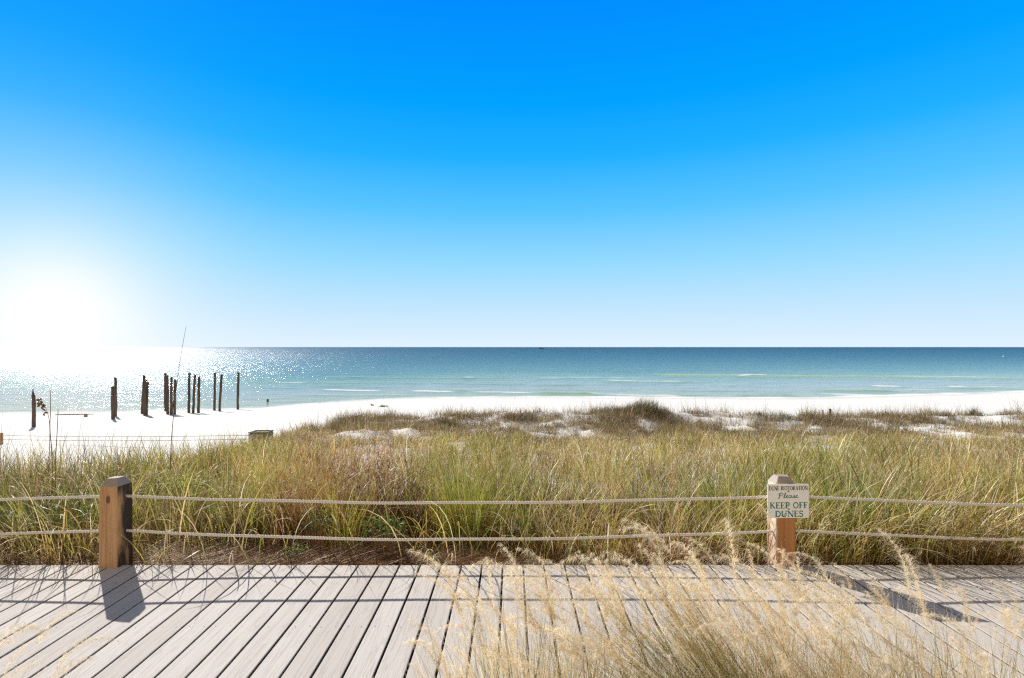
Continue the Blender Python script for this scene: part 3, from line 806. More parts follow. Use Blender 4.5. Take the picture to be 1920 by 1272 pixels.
# matted low growth on the dunes
tha = Bunch(); rng = RS(33)
THC = [(.24, .17, .09), (.36, .26, .14), (.11, .08, .04), (.27, .22, .08), (.52, .40, .24), (.15, .13, .05)]
def thatch(n, y0, y1, thr, l0, l1, up, w, seed, xr=1.12, cols=THC):
    nc = n//16
    yc = rng.uniform(y0, y1, nc); xc = rng.uniform(-.62, 1.0, nc)*yc*xr
    vis = np.repeat(rng.uniform(.75, 1.25, (nc, 1)), 16, 0); hc = np.repeat(rng.uniform(.5, 1.5, nc), 16)
    x = np.repeat(xc, 16)+rng.normal(0, .11, nc*16); y = np.repeat(yc, 16)+rng.normal(0, .11, nc*16)
    d = fbm(x, y, 1.6, 61, 4)+.34*(vnoise(x, y*.7, .42, seed)-.5)+.22*(vnoise(x, y, .17, seed+9)-.5)+.16*sstep(0.5, -2.0, x)+.05*sstep(8, 14, x)
    k = (d > thr) & (dunemask(x, y) > .4); x, y = x[k], y[k]; m = len(x); vis = vis[k]; hc = hc[k]
    V, Fq, C, _, _ = blades(np.stack([x, y, ground(x, y)-.01], 1), rng.uniform(0, 6.28, m), np.abs(rng.normal(up, .45, m)), rng.uniform(-.2, 1.0, m), rng.uniform(l0, l1, m)*hc*(.6+.8*vnoise(x, y, .6, seed+3)),
                            w*rng.uniform(.6, 1.4, m), pal(cols, m, rng, .25)*vis, pal(cols, m, rng, .25)*vis, 3, rng)
    tha.add(V, Fq, C)
thatch(110000, 9.5, 21.5, .485, .10, .30, .75, .011, 71)
thatch(40000, 16, 21.8, .545, .16, .40, .45, .013, 81)
thatch(20000, 9.5, 21.4, .22, .06, .22, .9, .010, 87)
thatch(7000, 18.2, 21.6, .40, .25, .55, .14, .010, 83)
thatch(26000, 9.5, 17, .40, .12, .34, .6, .006, 85, cols=GOLD+[(.40, .30, .16), (.42, .27, .17)])
def tufts(nt_, y0, y1, h0, h1, r_, k, w, cols, thr=0.0):
    yc = rng.uniform(y0, y1, nt_); xc = rng.uniform(-.5, 1.0, nt_)*yc*1.12
    q = (dunemask(xc, yc) > .45) & (vnoise(xc, yc, .9, 200) > thr); xc, yc = xc[q], yc[q]; c_ = len(xc)
    i = np.repeat(np.arange(c_), k); m_ = len(i); hh = rng.uniform(h0, h1, c_)[i]; rr_ = r_*rng.uniform(.5, 1.6, c_)[i]
    x = xc[i]+np.clip(rng.normal(0, 1, m_), -1.8, 1.8)*rr_; y = yc[i]+np.clip(rng.normal(0, .7, m_), -1.3, 1.3)*rr_
    tone = rng.uniform(.55, 1.25, c_)[i][:, None]
    V, Fq, C, _, _ = blades(np.stack([x, y, ground(x, y)-.02], 1), rng.uniform(0, 6.28, m_), np.abs(rng.normal(.25, .35, m_)), rng.uniform(0, 1.3, m_), hh*rng.uniform(.4, 1.1, m_), w*rng.uniform(.6, 1.4, m_), pal(cols, m_, rng, .25)*tone, pal(cols, m_, rng, .25)*tone, 3, rng)
    tha.add(V, Fq, C)
tufts(260, 15.5, 21.6, .18, .46, .13, 46, .011, THC+[(.10, .08, .035), (.16, .13, .055)], .35)
tufts(420, 10.5, 16.5, .14, .42, .12, 34, .008, THC+GOLD[:2]+RUST[:2], .3)
tag(tha.build('dune_scrub'), 'brown and grey matted low growth patched over the white dune sand', 'scrub', kind='stuff')

# tussocks that stand out along the dune crest
TUS = [(.10, .09, .035), (.14, .13, .05), (.20, .165, .07), (.075, .065, .03), (.26, .21, .10)]
def tussock(px, d, wpx, h, n, label, lean_x=0.0, cols=TUS, seed=0):
    r = RS(500+seed); cx = wx(px, d); sp = wpx/F*d*.5
    x = cx+np.clip(r.normal(0, sp*.5, n), -sp*.85, sp*.85); y = d+np.clip(r.normal(0, sp*.3, n), -sp*.5, sp*.5); z = ground(x, y)-.02
    prof = np.exp(-((x-cx)/(sp*.9))**2)
    az = np.where(r.rand(n) < min(.85, abs(lean_x)*1.5), (0 if lean_x >= 0 else math.pi)+r.normal(0, .5, n), r.uniform(0, 6.28, n))
    B = Bunch(); V, Fq, C, _, _ = blades(np.stack([x, y, z], 1), az, np.abs(r.normal(.1, .25, n)), r.uniform(.2, 1.2, n), h*prof*r.uniform(.5, 1.15, n)+.05, np.full(n, .0085)*r.uniform(.6, 1.3, n),
                                     pal(cols, n, r, .25), pal(cols, n, r, .25), 4, r); B.add(V, Fq, C)
    zz = float(ground(np.array([cx]), np.array([d]))[0])
    o = B.build('grass_tussock', origin=(cx, d, zz)); o.location = (cx, d, zz)
    tag(o, label, 'grass tussock', 'tussocks along the dune crest'); return o
tussock(1205, 19.6, 110, .50, 1500, 'big dark windblown grass tussock crowning the highest hump of the dune', .45, seed=1)
tussock(1150, 19.2, 110, .26, 700, 'low brown tussock spreading beside the big dark one on the hump of the dune', .2, seed=2)
tussock(1827, 20.5, 34, .42, 300, 'small rounded tussock standing alone against the white beach near the picture edge', 0, seed=3)
tussock(1890, 20.6, 60, .30, 400, 'wide low tussock beyond the small rounded one at the end of the dune', -.1, seed=4)
tussock(1772, 20.2, 30, .30, 220, 'thin spiky tussock between the dune stake and the small rounded tussock', 0, seed=5)
tussock(1460, 19.6, 90, .34, 600, 'shaggy brown tussock on the crest behind the top of the sign post', .1, seed=6)
tussock(840, 18.6, 60, .36, 420, 'upright brown tussock on the low crest right of the little picket fence', 0, seed=7)
tussock(780, 18.2, 70, .26, 420, 'flattened dark tussock just past the end of the little picket fence', -.1, seed=8)
tussock(622, 17.2, 34, .30, 240, 'olive tussock at the near end of the little picket fence', .1, seed=9)
tussock(985, 19.0, 90, .24, 520, 'bristly tussock on the bare sandy crest between two white hollows', 0, seed=10)

# ------------------------------------------------------------------ leafy plants among the grass
LEAFC = [(.10, .20, .035), (.15, .27, .05), (.22, .34, .07), (.30, .38, .10)]
def leafy(px, py, d, rx, h, n, label, cols=LEAFC, size=.022, seed=0):
    r = RS(700+seed); cx = wx(px, d); y0 = d; gz = float(ground(np.array([cx]), np.array([d]))[0])
    root = empty('leafy_shrub', (cx, y0, gz)); tag(root, label, 'shrub')
    top = wz(py, d)-gz
    V = []; Fc = []; C = []
    mb = MB()
    for i in range(n):
        a, q = r.uniform(0, 6.28), math.sqrt(r.rand())
        c = Vector((rx*q*math.cos(a), .6*rx*q*math.sin(a), top+h*(r.rand()-.5)*math.sqrt(max(0, 1-q*q*.8))*1.4))
        if i % 7 == 0: mb.tube([(c.x*.2, c.y*.2, 0), (c.x*.7, c.y*.7, max(c.z*.55, .02)), tuple(c)], [.003, .002, .001], 5)
        u = Vector((r.normal(), r.normal(), r.normal()*.4+.25)).normalized(); w = u.cross(Vector((r.normal(), r.normal(), 1.6))).normalized(); nn = u.cross(w)
        s = size*r.uniform(.6, 1.25); b = len(V)
        for (p, q2, e) in ((0, 0, 0), (.35, .34, .1), (.7, .30, .12), (1.05, 0, -.05), (.7, -.30, .12), (.35, -.34, .1)):
            V.append(tuple(c+u*p*s+w*q2*s+nn*e*s))
        Fc += [(b, b+1, b+2, b+3), (b, b+3, b+4, b+5)]
        C += [np.array(cols[r.randint(len(cols))])*r.uniform(.8, 1.2)]*6
    mesh_obj('foliage', V, np.array(Fc), M_LEAF, root, col=np.array(C))
    mb.build('stem', M_STAKE, root)
leafy(722, 990, 4.15, .17, .14, 420, 'bright green broad-leaved shrub glowing under the arching grass between the ropes', seed=1)
leafy(556, 1034, 3.98, .10, .05, 150, 'tiny green seedling patch on the brown litter just behind the boardwalk', seed=2, size=.018)
leafy(596, 975, 4.2, .13, .14, 260, 'dark green leafy plant in the shade of the rust coloured grass', cols=[(.05, .11, .025), (.08, .16, .035), (.13, .22, .05)], seed=3)
leafy(345, 908, 5.2, .26, .12, 360, 'yellow green leafy vine scrambling over the grass beyond the brown post', cols=[(.24, .34, .05), (.32, .40, .08), (.18, .28, .04)], seed=4, size=.026)
leafy(985, 1000, 4.2, .16, .16, 300, 'dark green small-leaved bush low in the grass at the middle of the fence', cols=[(.07, .14, .03), (.11, .19, .045), (.16, .25, .06)], seed=5)

# ------------------------------------------------------------------ clumps that stand out from the rest of the dune grass
def named_clump(name, px, d, rx, h, n, label, cat, c0, c1, w, lean, bend, seed, twigs=0):
    r = RS(1200+seed); cx = wx(px, d); g0 = float(ground(np.array([cx]), np.array([d]))[0])
    x = cx+np.clip(r.normal(0, rx*.5, n), -rx, rx); y = d+np.clip(r.normal(0, rx*.35, n), -rx*.7, rx*.7); z = ground(x, y)-.02
    az = np.arctan2(y-d, x-cx)+r.normal(0, .6, n)
    B = Bunch()
    V, Fq, C, tp, td = blades(np.stack([x, y, z], 1), az, np.abs(r.normal(0, lean, n)), r.uniform(bend[0], bend[1], n), h*r.uniform(.55, 1.1, n), w*r.uniform(.6, 1.3, n), pal(c0, n, r, .25), pal(c1, n, r, .25), 6, r); B.add(V, Fq, C)
    if twigs:
        i = np.repeat(np.arange(n), twigs); m = len(i)
        back = r.uniform(0, .3, m)[:, None]
        V, Fq, C, _, _ = blades(tp[i]-td[i]*back, r.uniform(0, 6.28, m), r.uniform(.2, 1.4, m), r.uniform(-.4, .8, m), r.uniform(.02, .09, m), r.uniform(.003, .008, m), pal(c1, m, r, .3), pal(c1, m, r, .3), 2, r); B.add(V, Fq, C)
    o = B.build(name, origin=(cx, d, g0)); o.location = (cx, d, g0); tag(o, label, cat)
named_clump('dead_shrub', 722, 4.75, .30, .70, 420, 'dark brown dead twiggy shrub right above the bright green leafy shrub', 'dead shrub', DARK, DARK+RUST[:1], .0055, .35, (-.3, .9), 1, 6)
named_clump('grass_clump', 585, 4.7, .30, .72, 420, 'rusty orange clump of fine dry stems beside the dead brown shrub', 'grass clump', RUST, RUST+[(.52, .34, .16)], .0050, .26, (.1, 1.0), 2, 5)
named_clump('grass_clump', 1585, 4.35, .26, .80, 190, 'deep green broad-bladed clump rising behind the ropes just past the sign', 'grass clump', DEEP[:3]+GREEN[1:3], DEEP[1:]+GREEN[1:3], .0105, .26, (.1, 1.1), 3)
named_clump('grass_clump', 880, 4.45, .22, .84, 170, 'upright lime green clump with orange feet near the middle of the fence', 'grass clump', RUST[1:2]+GREEN[1:4], GREEN[1:4], .0090, .16, (.0, .8), 4)
named_clump('grass_clump', 640, 4.3, .14, .78, 80, 'narrow yellow green clump standing between the rusty clump and the bright leafy shrub', 'grass clump', GOLD[:2]+GREEN[2:4], GREEN[2:4], .0085, .18, (.1, 1.0), 5)
named_clump('grass_clump', 95, 4.5, .34, .80, 210, 'shaggy dark green clump whose blades bend over beside the brown post', 'grass clump', DEEP[:3], DEEP+GREEN[:2], .0095, .32, (.3, 1.5), 6)
named_clump('grass_clump', 1800, 4.7, .34, .62, 380, 'brown seedy clump under the top rope far past the sign', 'grass clump', RUST[:2]+DARK[2:], RUST+GOLD[4:], .0052, .34, (.2, 1.3), 7, 4)

# ------------------------------------------------------------------ tall dry stalks
def stalk(name, pts, d, r0, r1, label, cat, cols=M_STAKE):
    P = [(wx(p, d+.08*math.sin(i*.9)), d+.08*math.sin(i*.9), wz(q, d+.08*math.sin(i*.9))) for i, (p, q) in enumerate(pts)]
    g = float(ground(np.array([P[0][0]]), np.array([d]))[0]); P[0] = (P[0][0], P[0][1], g-.03)
    root = empty(name, (P[0][0], d, g)); tag(root, label, cat)
    sm = [Vector(p) for p in P]
    for _ in range(2):
        q = [sm[0]]
        for a, b in zip(sm[:-1], sm[1:]): q += [a*.75+b*.25, a*.25+b*.75]
        sm = q+[sm[-1]]
    o0 = Vector((P[0][0], d, g)); n = len(sm); mb = MB()
    mb.tube([p-o0 for p in sm], [r0+(r1-r0)*i/(n-1) for i in range(n)], 6)
    mb.build('stem', cols, root, smooth=True)
    return root, o0, sm
stalk('reed_stalk', [(318, 872), (320, 845), (325, 780), (333, 705), (341, 655), (349, 612)], 6.6, .0056, .0014, 'single very tall thin leaning reed that rises above the horizon', 'reed', M_REED)
stalk('dry_stalk', [(100, 905), (98, 850), (93, 805), (95, 770), (94, 731)], 5.4, .0046, .0022, 'tall bare dead stalk with a kink, taller of the pair by the sea oat head', 'dead stalk')
stalk('dry_stalk', [(103, 905), (104, 860), (107, 815), (109, 768)], 5.2, .0046, .0024, 'shorter straight bare dead stalk crossing the far cord fence', 'dead stalk')
root, o0, sm = stalk('sea_oat', [(88, 905), (92, 860), (94, 800), (90, 775), (82, 757), (73, 746)], 5.6, .0035, .0012, 'sea oat with one drooping flat brown seed head against the water', 'sea oat')
def oat_head():
    r = RS(12); V = []; Fc = []
    pts = [(73, 747), (75, 753), (77.5, 759), (80, 765), (82.5, 771), (84, 776)]
    for i in range(26):
        t = r.rand(); k = t*(len(pts)-1); a = pts[int(k)]; b2 = pts[min(int(k)+1, len(pts)-1)]; f = k-int(k)
        p, q = a[0]+(b2[0]-a[0])*f, a[1]+(b2[1]-a[1])*f
        c = Vector((wx(p, 5.6), 5.6, wz(q, 5.6)))-o0+Vector((0, r.uniform(-.01, .01), 0))
        u = Vector((r.choice([-1, 1])*r.uniform(.4, 1), r.uniform(-.4, .4), r.uniform(-.9, .1))).normalized(); w = u.cross(Vector((0, 1, .2))).normalized(); s = r.uniform(.034, .052); b = len(V)
        nn = u.cross(w)
        for (pp, q2, e) in ((0, 0, 0), (.4, .28, .08), (1, 0, 0), (.4, -.28, .08), (.4, 0, .16), (.4, 0, -.1)):
            V.append(tuple(c+u*pp*s+w*q2*s+nn*e*s))
        Fc += [(b, b+1, b+4), (b+1, b+2, b+4), (b+2, b+3, b+4), (b+3, b, b+4), (b+1, b, b+5), (b+2, b+1, b+5), (b+3, b+2, b+5), (b, b+3, b+5)]
    mesh_obj('seed_head', V, np.array(Fc), M_STAKE, root)
oat_head()

# ------------------------------------------------------------------ pilings of the old pier
def solve_d(py, px):
    """distance at which the ground (or the water) meets the given row of the photograph"""
    d = np.linspace(16, 70, 2000); x = wx(px, d); z = np.maximum(ground(x, d), SEA); r = wz(py, d)-z
    i = np.where(r <= 0)[0]; return float(d[i[0]]) if len(i) else 40.0
def piling(bx_, by, tx, ty, wpx, label, seed, spike=False):
    r = random.Random(seed); d = solve_d(by, bx_); X0 = wx(bx_, d); g = wz(by, d)
    X1, Z1 = wx(tx, d), wz(ty, d); R = wpx/F*d/2*.93
    root = Vector((X0, d, g)); H = Z1-g
    mb = MB(); n = 14; rings = []
    prof = []
    for i in range(9):
        t = i/8; prof.append((t, 1.05-.12*t+r.uniform(-.05, .05)))
    pts = []; rd = []
    for t, q in prof:
        pts.append((( X1-X0)*t+r.uniform(-.012, .012), r.uniform(-.012, .012), -.7*(1-t)*(1 if t == 0 else 0)+H*t)); rd.append(R*q)
    if spike:
        pts += [((X1-X0)-R*.35, 0, H+R*1.2), ((X1-X0)-R*.55, 0, H+.36)]; rd += [R*.6, R*.14]
    rg = random.Random(seed+5)
    mb.tube(pts, rd, n, True, rg, .10)
    if not spike:   # ragged worn top
        b = (len(pts)-1)*n
        for k in range(n):
            v = mb.v[b+k]; mb.v[b+k] = (v[0], v[1], v[2]+rg.uniform(-.05, .03))
    o = mb.build('piling', M_PILE, None, smooth=True); o.location = root
    tag(o, label, 'piling', 'old pier pilings at the water edge'); return o
PL = [
 (63.7, 801, 63.2, 743, 6.4, 'short piling split to a pointed spike, standing alone on the dry sand', True),
 (212, 786.5, 211, 725, 6.2, 'shorter thick piling of the pair, on dry sand with its shadow beside it', False),
 (217, 781, 216.5, 708, 5.2, 'taller crooked piling of the pair, just behind the shorter thick one', False),
 (266.5, 776, 270.5, 704, 5.2, 'tallest leaning piling of the tight cluster of three', False),
 (271, 779.5, 273.6, 712, 5.0, 'middle piling of the tight cluster of three', False),
 (274.5, 779.2, 277, 717.5, 4.6, 'lowest piling of the tight cluster of three', False),
 (310.5, 770.6, 309.5, 700, 4.9, 'tallest and farthest piling of the row of four behind the tall reed', False),
 (315, 777, 313.5, 703.5, 4.8, 'second piling of the row of four, leaning against the tallest one', False),
 (321.3, 777.8, 321.6, 707.2, 5.0, 'third piling of the row of four, with a gap on each side', False),
 (327, 777.4, 328.5, 712, 4.7, 'shortest piling of the row of four, touching the tall reed', False),
 (354.3, 774.5, 354.8, 699.5, 4.7, 'tallest piling of the evenly spaced trio', False),
 (362, 775, 365.6, 703, 4.6, 'leaning middle piling of the evenly spaced trio', False),
 (372, 774.6, 373.6, 707, 5.0, 'shortest piling of the evenly spaced trio', False),
 (402.2, 770, 402.8, 699.4, 4.4, 'straight piling of the last pair before the lone one', False),
 (411.5, 771.6, 415.3, 703, 4.6, 'leaning piling of the last pair before the lone one', False),
 (445.5, 768.2, 447, 699, 4.5, 'lone dark piling at the end of the row, nearest the open sea', False),
]
for i, (a, b, c, e, w, lab, sp) in enumerate(PL): piling(a, b, c, e, w, lab, 60+i, sp)
def stub(name, px, py, h, w, label, cat, mat):
    d = solve_d(py, px); mb = MB(); r = random.Random(int(px))
    mb.tube([(0, 0, -.3), (.004, 0, h*.5), (.01, 0, h*.9), (.02, 0, h)], [w/2, w*.52, w*.46, w*.2], 9, True, r, .08)
    o = mb.build(name, mat, None, smooth=True); o.location = (wx(px, d), d, wz(py, d)); tag(o, label, cat); return o
stub('wooden_stump', 160.5, 782, .19, .20, 'short square stump left on the sand between the spiked piling and the pair', 'stump', M_GREYWOOD)
stub('wooden_stump', 501.8, 753.5, .24, .17, 'small dark stump poking out of the shallow water past the lone piling', 'stump', M_PILE)
def drift():
    d = solve_d(778.2, 140); mb = MB(); r = random.Random(3)
    P = [(wx(p, d), d, wz(q, d)) for p, q in ((104, 778.2), (122, 777.8), (140, 777.4), (158, 777.1), (176, 777.0))]
    P = [(x, y, max(z, float(ground(np.array([x]), np.array([y]))[0])+.02)) for x, y, z in P]
    mb.tube(P, [.03, .04, .035, .03, .012], 7, True, r, .15)
    tag(mb.build('driftwood_pole', M_GREYWOOD), 'thin grey driftwood pole lying along the wet sand by the square stump', 'driftwood')
drift()
def weed(px, py, w, n, label, seed):
    d = solve_d(py, px); r = RS(seed); x = wx(px, d)+np.clip(r.normal(0, w*.3, n), -w*.55, w*.55); y = d+np.clip(r.normal(0, w*.15, n), -w*.22, w*.22); z = ground(x, y)+r.uniform(0, .05, n)
    B = Bunch(); V, Fq, C, _, _ = blades(np.stack([x, y, z], 1), r.uniform(0, 6.28, n), r.uniform(.6, 1.5, n), r.uniform(-.3, .6, n), r.uniform(.08, .22, n), r.uniform(.015, .03, n), pal(DARK, n, r), pal(DARK, n, r), 3, r)
    B.add(V, Fq, C); g = float(ground(np.array([wx(px, d)]), np.array([d]))[0]); o = B.build('seaweed_clump', origin=(wx(px, d), d, g)); o.location = (wx(px, d), d, g)
    tag(o, label, 'seaweed')
weed(698, 761, .25, 60, 'small dark lump of seaweed washed up on the beach beside a larger heap', 1)
weed(719, 763.5, .55, 150, 'larger dark heap of seaweed washed up on the white beach', 2)

def crumbs():
    r = RS(77); n = 420; y = r.uniform(11, 40, n); x = r.uniform(-.95, 1.0, n)*y
    k = (y < shore(x)-.8) & (dunemask(x, y) < .2) & (vnoise(x, y, 2.5, 8) > .42); x, y = x[k], y[k]; n = len(x)
    B = Bunch(); V, Fq, C, _, _ = blades(np.stack([x, y, ground(x, y)+.004], 1), r.uniform(0, 6.28, n), r.uniform(1.2, 1.6, n), r.uniform(-.3, .4, n), r.uniform(.03, .16, n), r.uniform(.008, .03, n), pal(DARK+RUST, n, r), pal(DARK+RUST, n, r), 2, r)
    B.add(V, Fq, C); tag(B.build('beach_debris'), 'scattered dark bits of dry weed and twigs on the white beach sand', 'debris', kind='stuff')
crumbs()

# ------------------------------------------------------------------ far cord fence on the beach, wooden box, dune stakes, picket fence
cf = empty('cord_fence', (-17.9, 18.6, -2.0)); tag(cf, 'thin two-cord fence strung low across the beach sand from a small orange stake', 'fence')
O = Vector((-17.9, 18.6, -2.0))
def pstake(px, ptop, d, w, mat, parent, O, name='post'):
    x = wx(px, d); g = float(ground(np.array([x]), np.array([d]))[0]); mb = MB(); zt = wz(ptop, d)
    mb.box(-w/2, w/2, -w/2, w/2, g-.3-O.z, zt-.012-O.z)
    mb.add([(-w/2, -w/2, zt-.012-O.z), (w/2, -w/2, zt-.012-O.z), (w/2, w/2, zt-.012-O.z), (-w/2, w/2, zt-.012-O.z), (0, 0, zt-O.z)], [(0, 1, 4), (1, 2, 4), (2, 3, 4), (3, 0, 4)])
    o = mb.build(name, mat, parent); o.location = (x-O.x, d-O.y, 0); return o
pstake(2.5, 811.5, 18.6, .075, M_STAKE, cf, O); pstake(486.5, 815.5, 14.0, .07, M_STAKE, cf, O); pstake(-560, 812, 22.0, .075, M_STAKE, cf, O)
for (ya, yb) in ((816.5, 815.8), (824, 823.2)):
    A = Vector((wx(2.5, 18.6), 18.6, wz(ya, 18.6))); B_ = Vector((wx(486.5, 14.0), 14.0, wz(yb, 14.0))); C_ = Vector((wx(-560, 22), 22.0, wz(ya+2, 22.0)))
    for P0, P1 in ((A, B_), (A, C_)):
        mb = MB(); mb.tube([P0.lerp(P1, k/14)-Vector((0, 0, .05*4*(k/14)*(1-k/14)))-O for k in range(15)], .0085, 6); mb.build('cord', M_STRING, cf, smooth=True)
def crate():
    d = 14.25; x0, x1 = wx(466, d), wx(499, d); zt = wz(813, d); zb = zt-.55; dy = .42
    root = empty('wooden_box', ((x0+x1)/2, d, zb)); tag(root, 'weathered open wooden box half buried at the sandy edge of the dune grass', 'box')
    w = (x1-x0)/2; h = zt-zb; t = .03
    r = random.Random(2)
    def side(name, x0, x1, y0, y1):
        mb = MB(); n = 3
        for k in range(n):
            a, b = h*k/n+.004, h*(k+1)/n-.004
            j = r.uniform(-.006, .006); mb.box(x0+j*.3, x1+j*.3, y0, y1, a, b+(r.uniform(-.012, .0) if k == n-1 else 0))
        mb.build(name, M_GREYWOOD, root)
    side('side_panel', -w, w, 0, t); side('side_panel', -w, w, dy-t, dy); side('side_panel', -w, -w+t, t+.003, dy-t-.003); side('side_panel', w-t, w, t+.003, dy-t-.003)
    mb = MB(); mb.box(-w-.012, w+.012, -.012, .05, h+.003, h+.03); mb.box(-w-.012, w+.012, dy-.05, dy+.012, h+.003, h+.028); mb.box(-w-.012, -w+.045, .053, dy-.053, h+.003, h+.026); mb.box(w-.045, w+.012, .053, dy-.053, h+.003, h+.027)
    mb.build('rim', M_PILE, root)
crate()
def dstake(px, ptop, d, w, label, mat):
    x = wx(px, d); g = float(ground(np.array([x]), np.array([d]))[0]); mb = MB(); r = random.Random(int(px)); H = wz(ptop, d)-g
    mb.tube([(0, 0, -.3), (.004, 0, H*.5), (.008, .003, H*.96), (.01, .003, H)], [w*.5, w*.5, w*.46, w*.25], 8, True, r, .06)
    o = mb.build('dune_stake', mat, None, smooth=False); o.location = (x, d, g); tag(o, label, 'stake', 'stakes along the dune crest')
dstake(1556.5, 766.5, 20.4, .085, 'dark square stake standing clear against the beach behind the sign', M_DARKWOOD)
dstake(1542.5, 768.5, 19.2, .045, 'thin pale stake next to the dark square stake behind the sign', M_GREYWOOD)
dstake(1423.5, 773.5, 19.8, .075, 'dark stake nearly buried in crest grass above the sign', M_DARKWOOD)
def picket():
    root = empty('picket_fence', (wx(651, 18.5), 18.5, -1.3)); tag(root, 'short run of low slatted sand fence sunk in the dune crest', 'fence')
    O = Vector((wx(651, 18.5), 18.5, -1.3)); r = random.Random(8)
    n = 16; mb = MB()
    for i in range(n):
        p = 631+(671-631)*i/(n-1); d = 18.2+.6*i/(n-1); x = wx(p, d)-O.x; zt = wz(793.2+r.uniform(-.6, .6), d)-O.z
        mb.box(x-.015, x+.015, d-O.y-.006, d-O.y+.006, zt-.5, zt)
    mb.build('slats', M_GREYWOOD, root)
    mb = MB()
    for zz in (796, ):
        mb.tube([(wx(631, 18.2)-O.x, 18.2-O.y-.012, wz(zz, 18.2)-O.z), (wx(671, 18.8)-O.x, 18.8-O.y-.012, wz(zz, 18.8)-O.z)], .006, 5)
    mb.build('wire', M_STRING, root)
picket()

# ------------------------------------------------------------------ boat and buoy on the water
def boat():
    d = 1350.0; X0 = wx(1015.5, d)
    root = empty('fishing_boat', (X0, d, SEA)); tag(root, 'tiny dark fishing boat far out near the horizon', 'boat')
    bm = bmesh.new(); Ln = 13.5; st = []
    for i in range(9):
        t = i/8; x = -Ln/2+Ln*t; bw = 1.9*math.sin(math.pi*min(1, .35+t*.62))**.7*(1 if t < .98 else .2); zt = 1.3+.9*t**2
        st.append([bm.verts.new((x, -bw, zt)), bm.verts.new((x, -bw*.7, -.3)), bm.verts.new((x, bw*.7, -.3)), bm.verts.new((x, bw, zt))])
    for a, b in zip(st[:-1], st[1:]):
        for k in range(4): bm.faces.new((a[k], a[(k+1) % 4], b[(k+1) % 4], b[k]))
    bm.faces.new(st[0][::-1]); bm.faces.new(st[-1])
    bmesh.ops.recalc_face_normals(bm, faces=bm.faces[:])
    me = bpy.data.meshes.new('hull'); bm.to_mesh(me); bm.free(); me.materials.append(M_HULL); link(bpy.data.objects.new('hull', me), root)
    mb = MB(); mb.box(-3.6, -.4, -1.2, 1.2, 1.45, 3.3); mb.box(-3.9, -.1, -1.4, 1.4, 3.32, 3.5); mb.build('cabin', M_HULL, root)
    mb = MB(); mb.tube([(-2, 0, 3.5), (-2, 0, 5.2)], [.12, .06], 6); mb.build('mast', M_HULL, root)
    mb = MB(); mb.box(.4, 4.5, -1.1, 1.1, 1.6, 2.0); mb.build('deck_box', M_WHITE, root)
boat()
def buoy():
    d = sea_d(669.8); mb = MB(); mb.tube([(0, 0, -.2), (0, 0, .0), (0, 0, .25), (0, 0, .4), (0, 0, .75), (0, 0, .8)], [.2, .33, .33, .12, .07, .02], 12)
    o = mb.build('marker_buoy', M_WHITE, None, True); o.location = (wx(1881.5, d), d, SEA); tag(o, 'small white buoy floating alone on the deep water', 'buoy')
buoy()

# ------------------------------------------------------------------ ornamental grass with blond plumes in front of the boardwalk
PLC = [(.95, .84, .62), (.92, .78, .53), (.96, .89, .72), (.84, .65, .38)]
def plume_mesh(seed, Lp, arch):
    r = RS(900+seed); S = 12
    th = arch*np.linspace(0, 1, S)**1.2; st = Lp/S
    x = np.concatenate([[0], np.cumsum(np.sin(th)*st)]); z = np.concatenate([[0], np.cumsum(np.cos(th)*st)])
    B = Bunch()
    # spine
    P = np.array([[x[i], 0, z[i]] for i in range(S)]); tdir = np.arctan2(np.diff(x), np.diff(z))
    V, Fq, C, _, _ = blades(P, np.zeros(S), tdir, np.zeros(S), np.full(S, st*1.1), np.full(S, .0016), pal(PLC, S, r), pal(PLC, S, r), 1, r, tip=20); B.add(V, Fq, C)
    # tufts: fine hairs that leave the spine, curl over and hang to the nodding side
    nodes = r.randint(10, 13); per = 24
    for k in range(nodes):
        t = .06+.92*k/(nodes-1); i = min(int(t*S), S-1); f = t*S-i
        c = np.array([x[i]+(x[i+1]-x[i])*f, 0, z[i]+(z[i+1]-z[i])*f])
        sc = (.35+.9*math.sin(math.pi*min(1, t*.80+.16)))*r.uniform(.8, 1.2)
        n = per
        az = r.normal(0, 1.0, n) if k % 2 else r.normal(.0, 1.7, n)
        V, Fq, C, _, _ = blades(c+r.normal(0, .0025, (n, 3)), az, tdir[i]*.6+r.uniform(.0, .55, n), r.uniform(1.2, 2.6, n), sc*r.uniform(.020, .052, n)*(Lp/.2), r.uniform(.0007, .0013, n),
                                pal(PLC, n, r), pal(PLC, n, r), 5, r, pw=1.1)
        B.add(V, Fq, C)
    me_o = B.build('plume_src', M_PLUME); me = me_o.data; bpy.data.objects.remove(me_o)
    return me
PLUMES = [plume_mesh(i, l, a) for i, (l, a) in enumerate(((.20, 1.5), (.23, 1.1), (.17, 1.9), (.25, 1.35), (.19, .7), (.22, 1.7), (.15, .4), (.21, 2.1)))]
STC = [(.95, .84, .58), (.90, .74, .44), (.97, .90, .72), (.70, .48, .20)]
GRC = [(.13, .155, .03), (.21, .22, .045), (.30, .27, .07), (.08, .10, .022)]
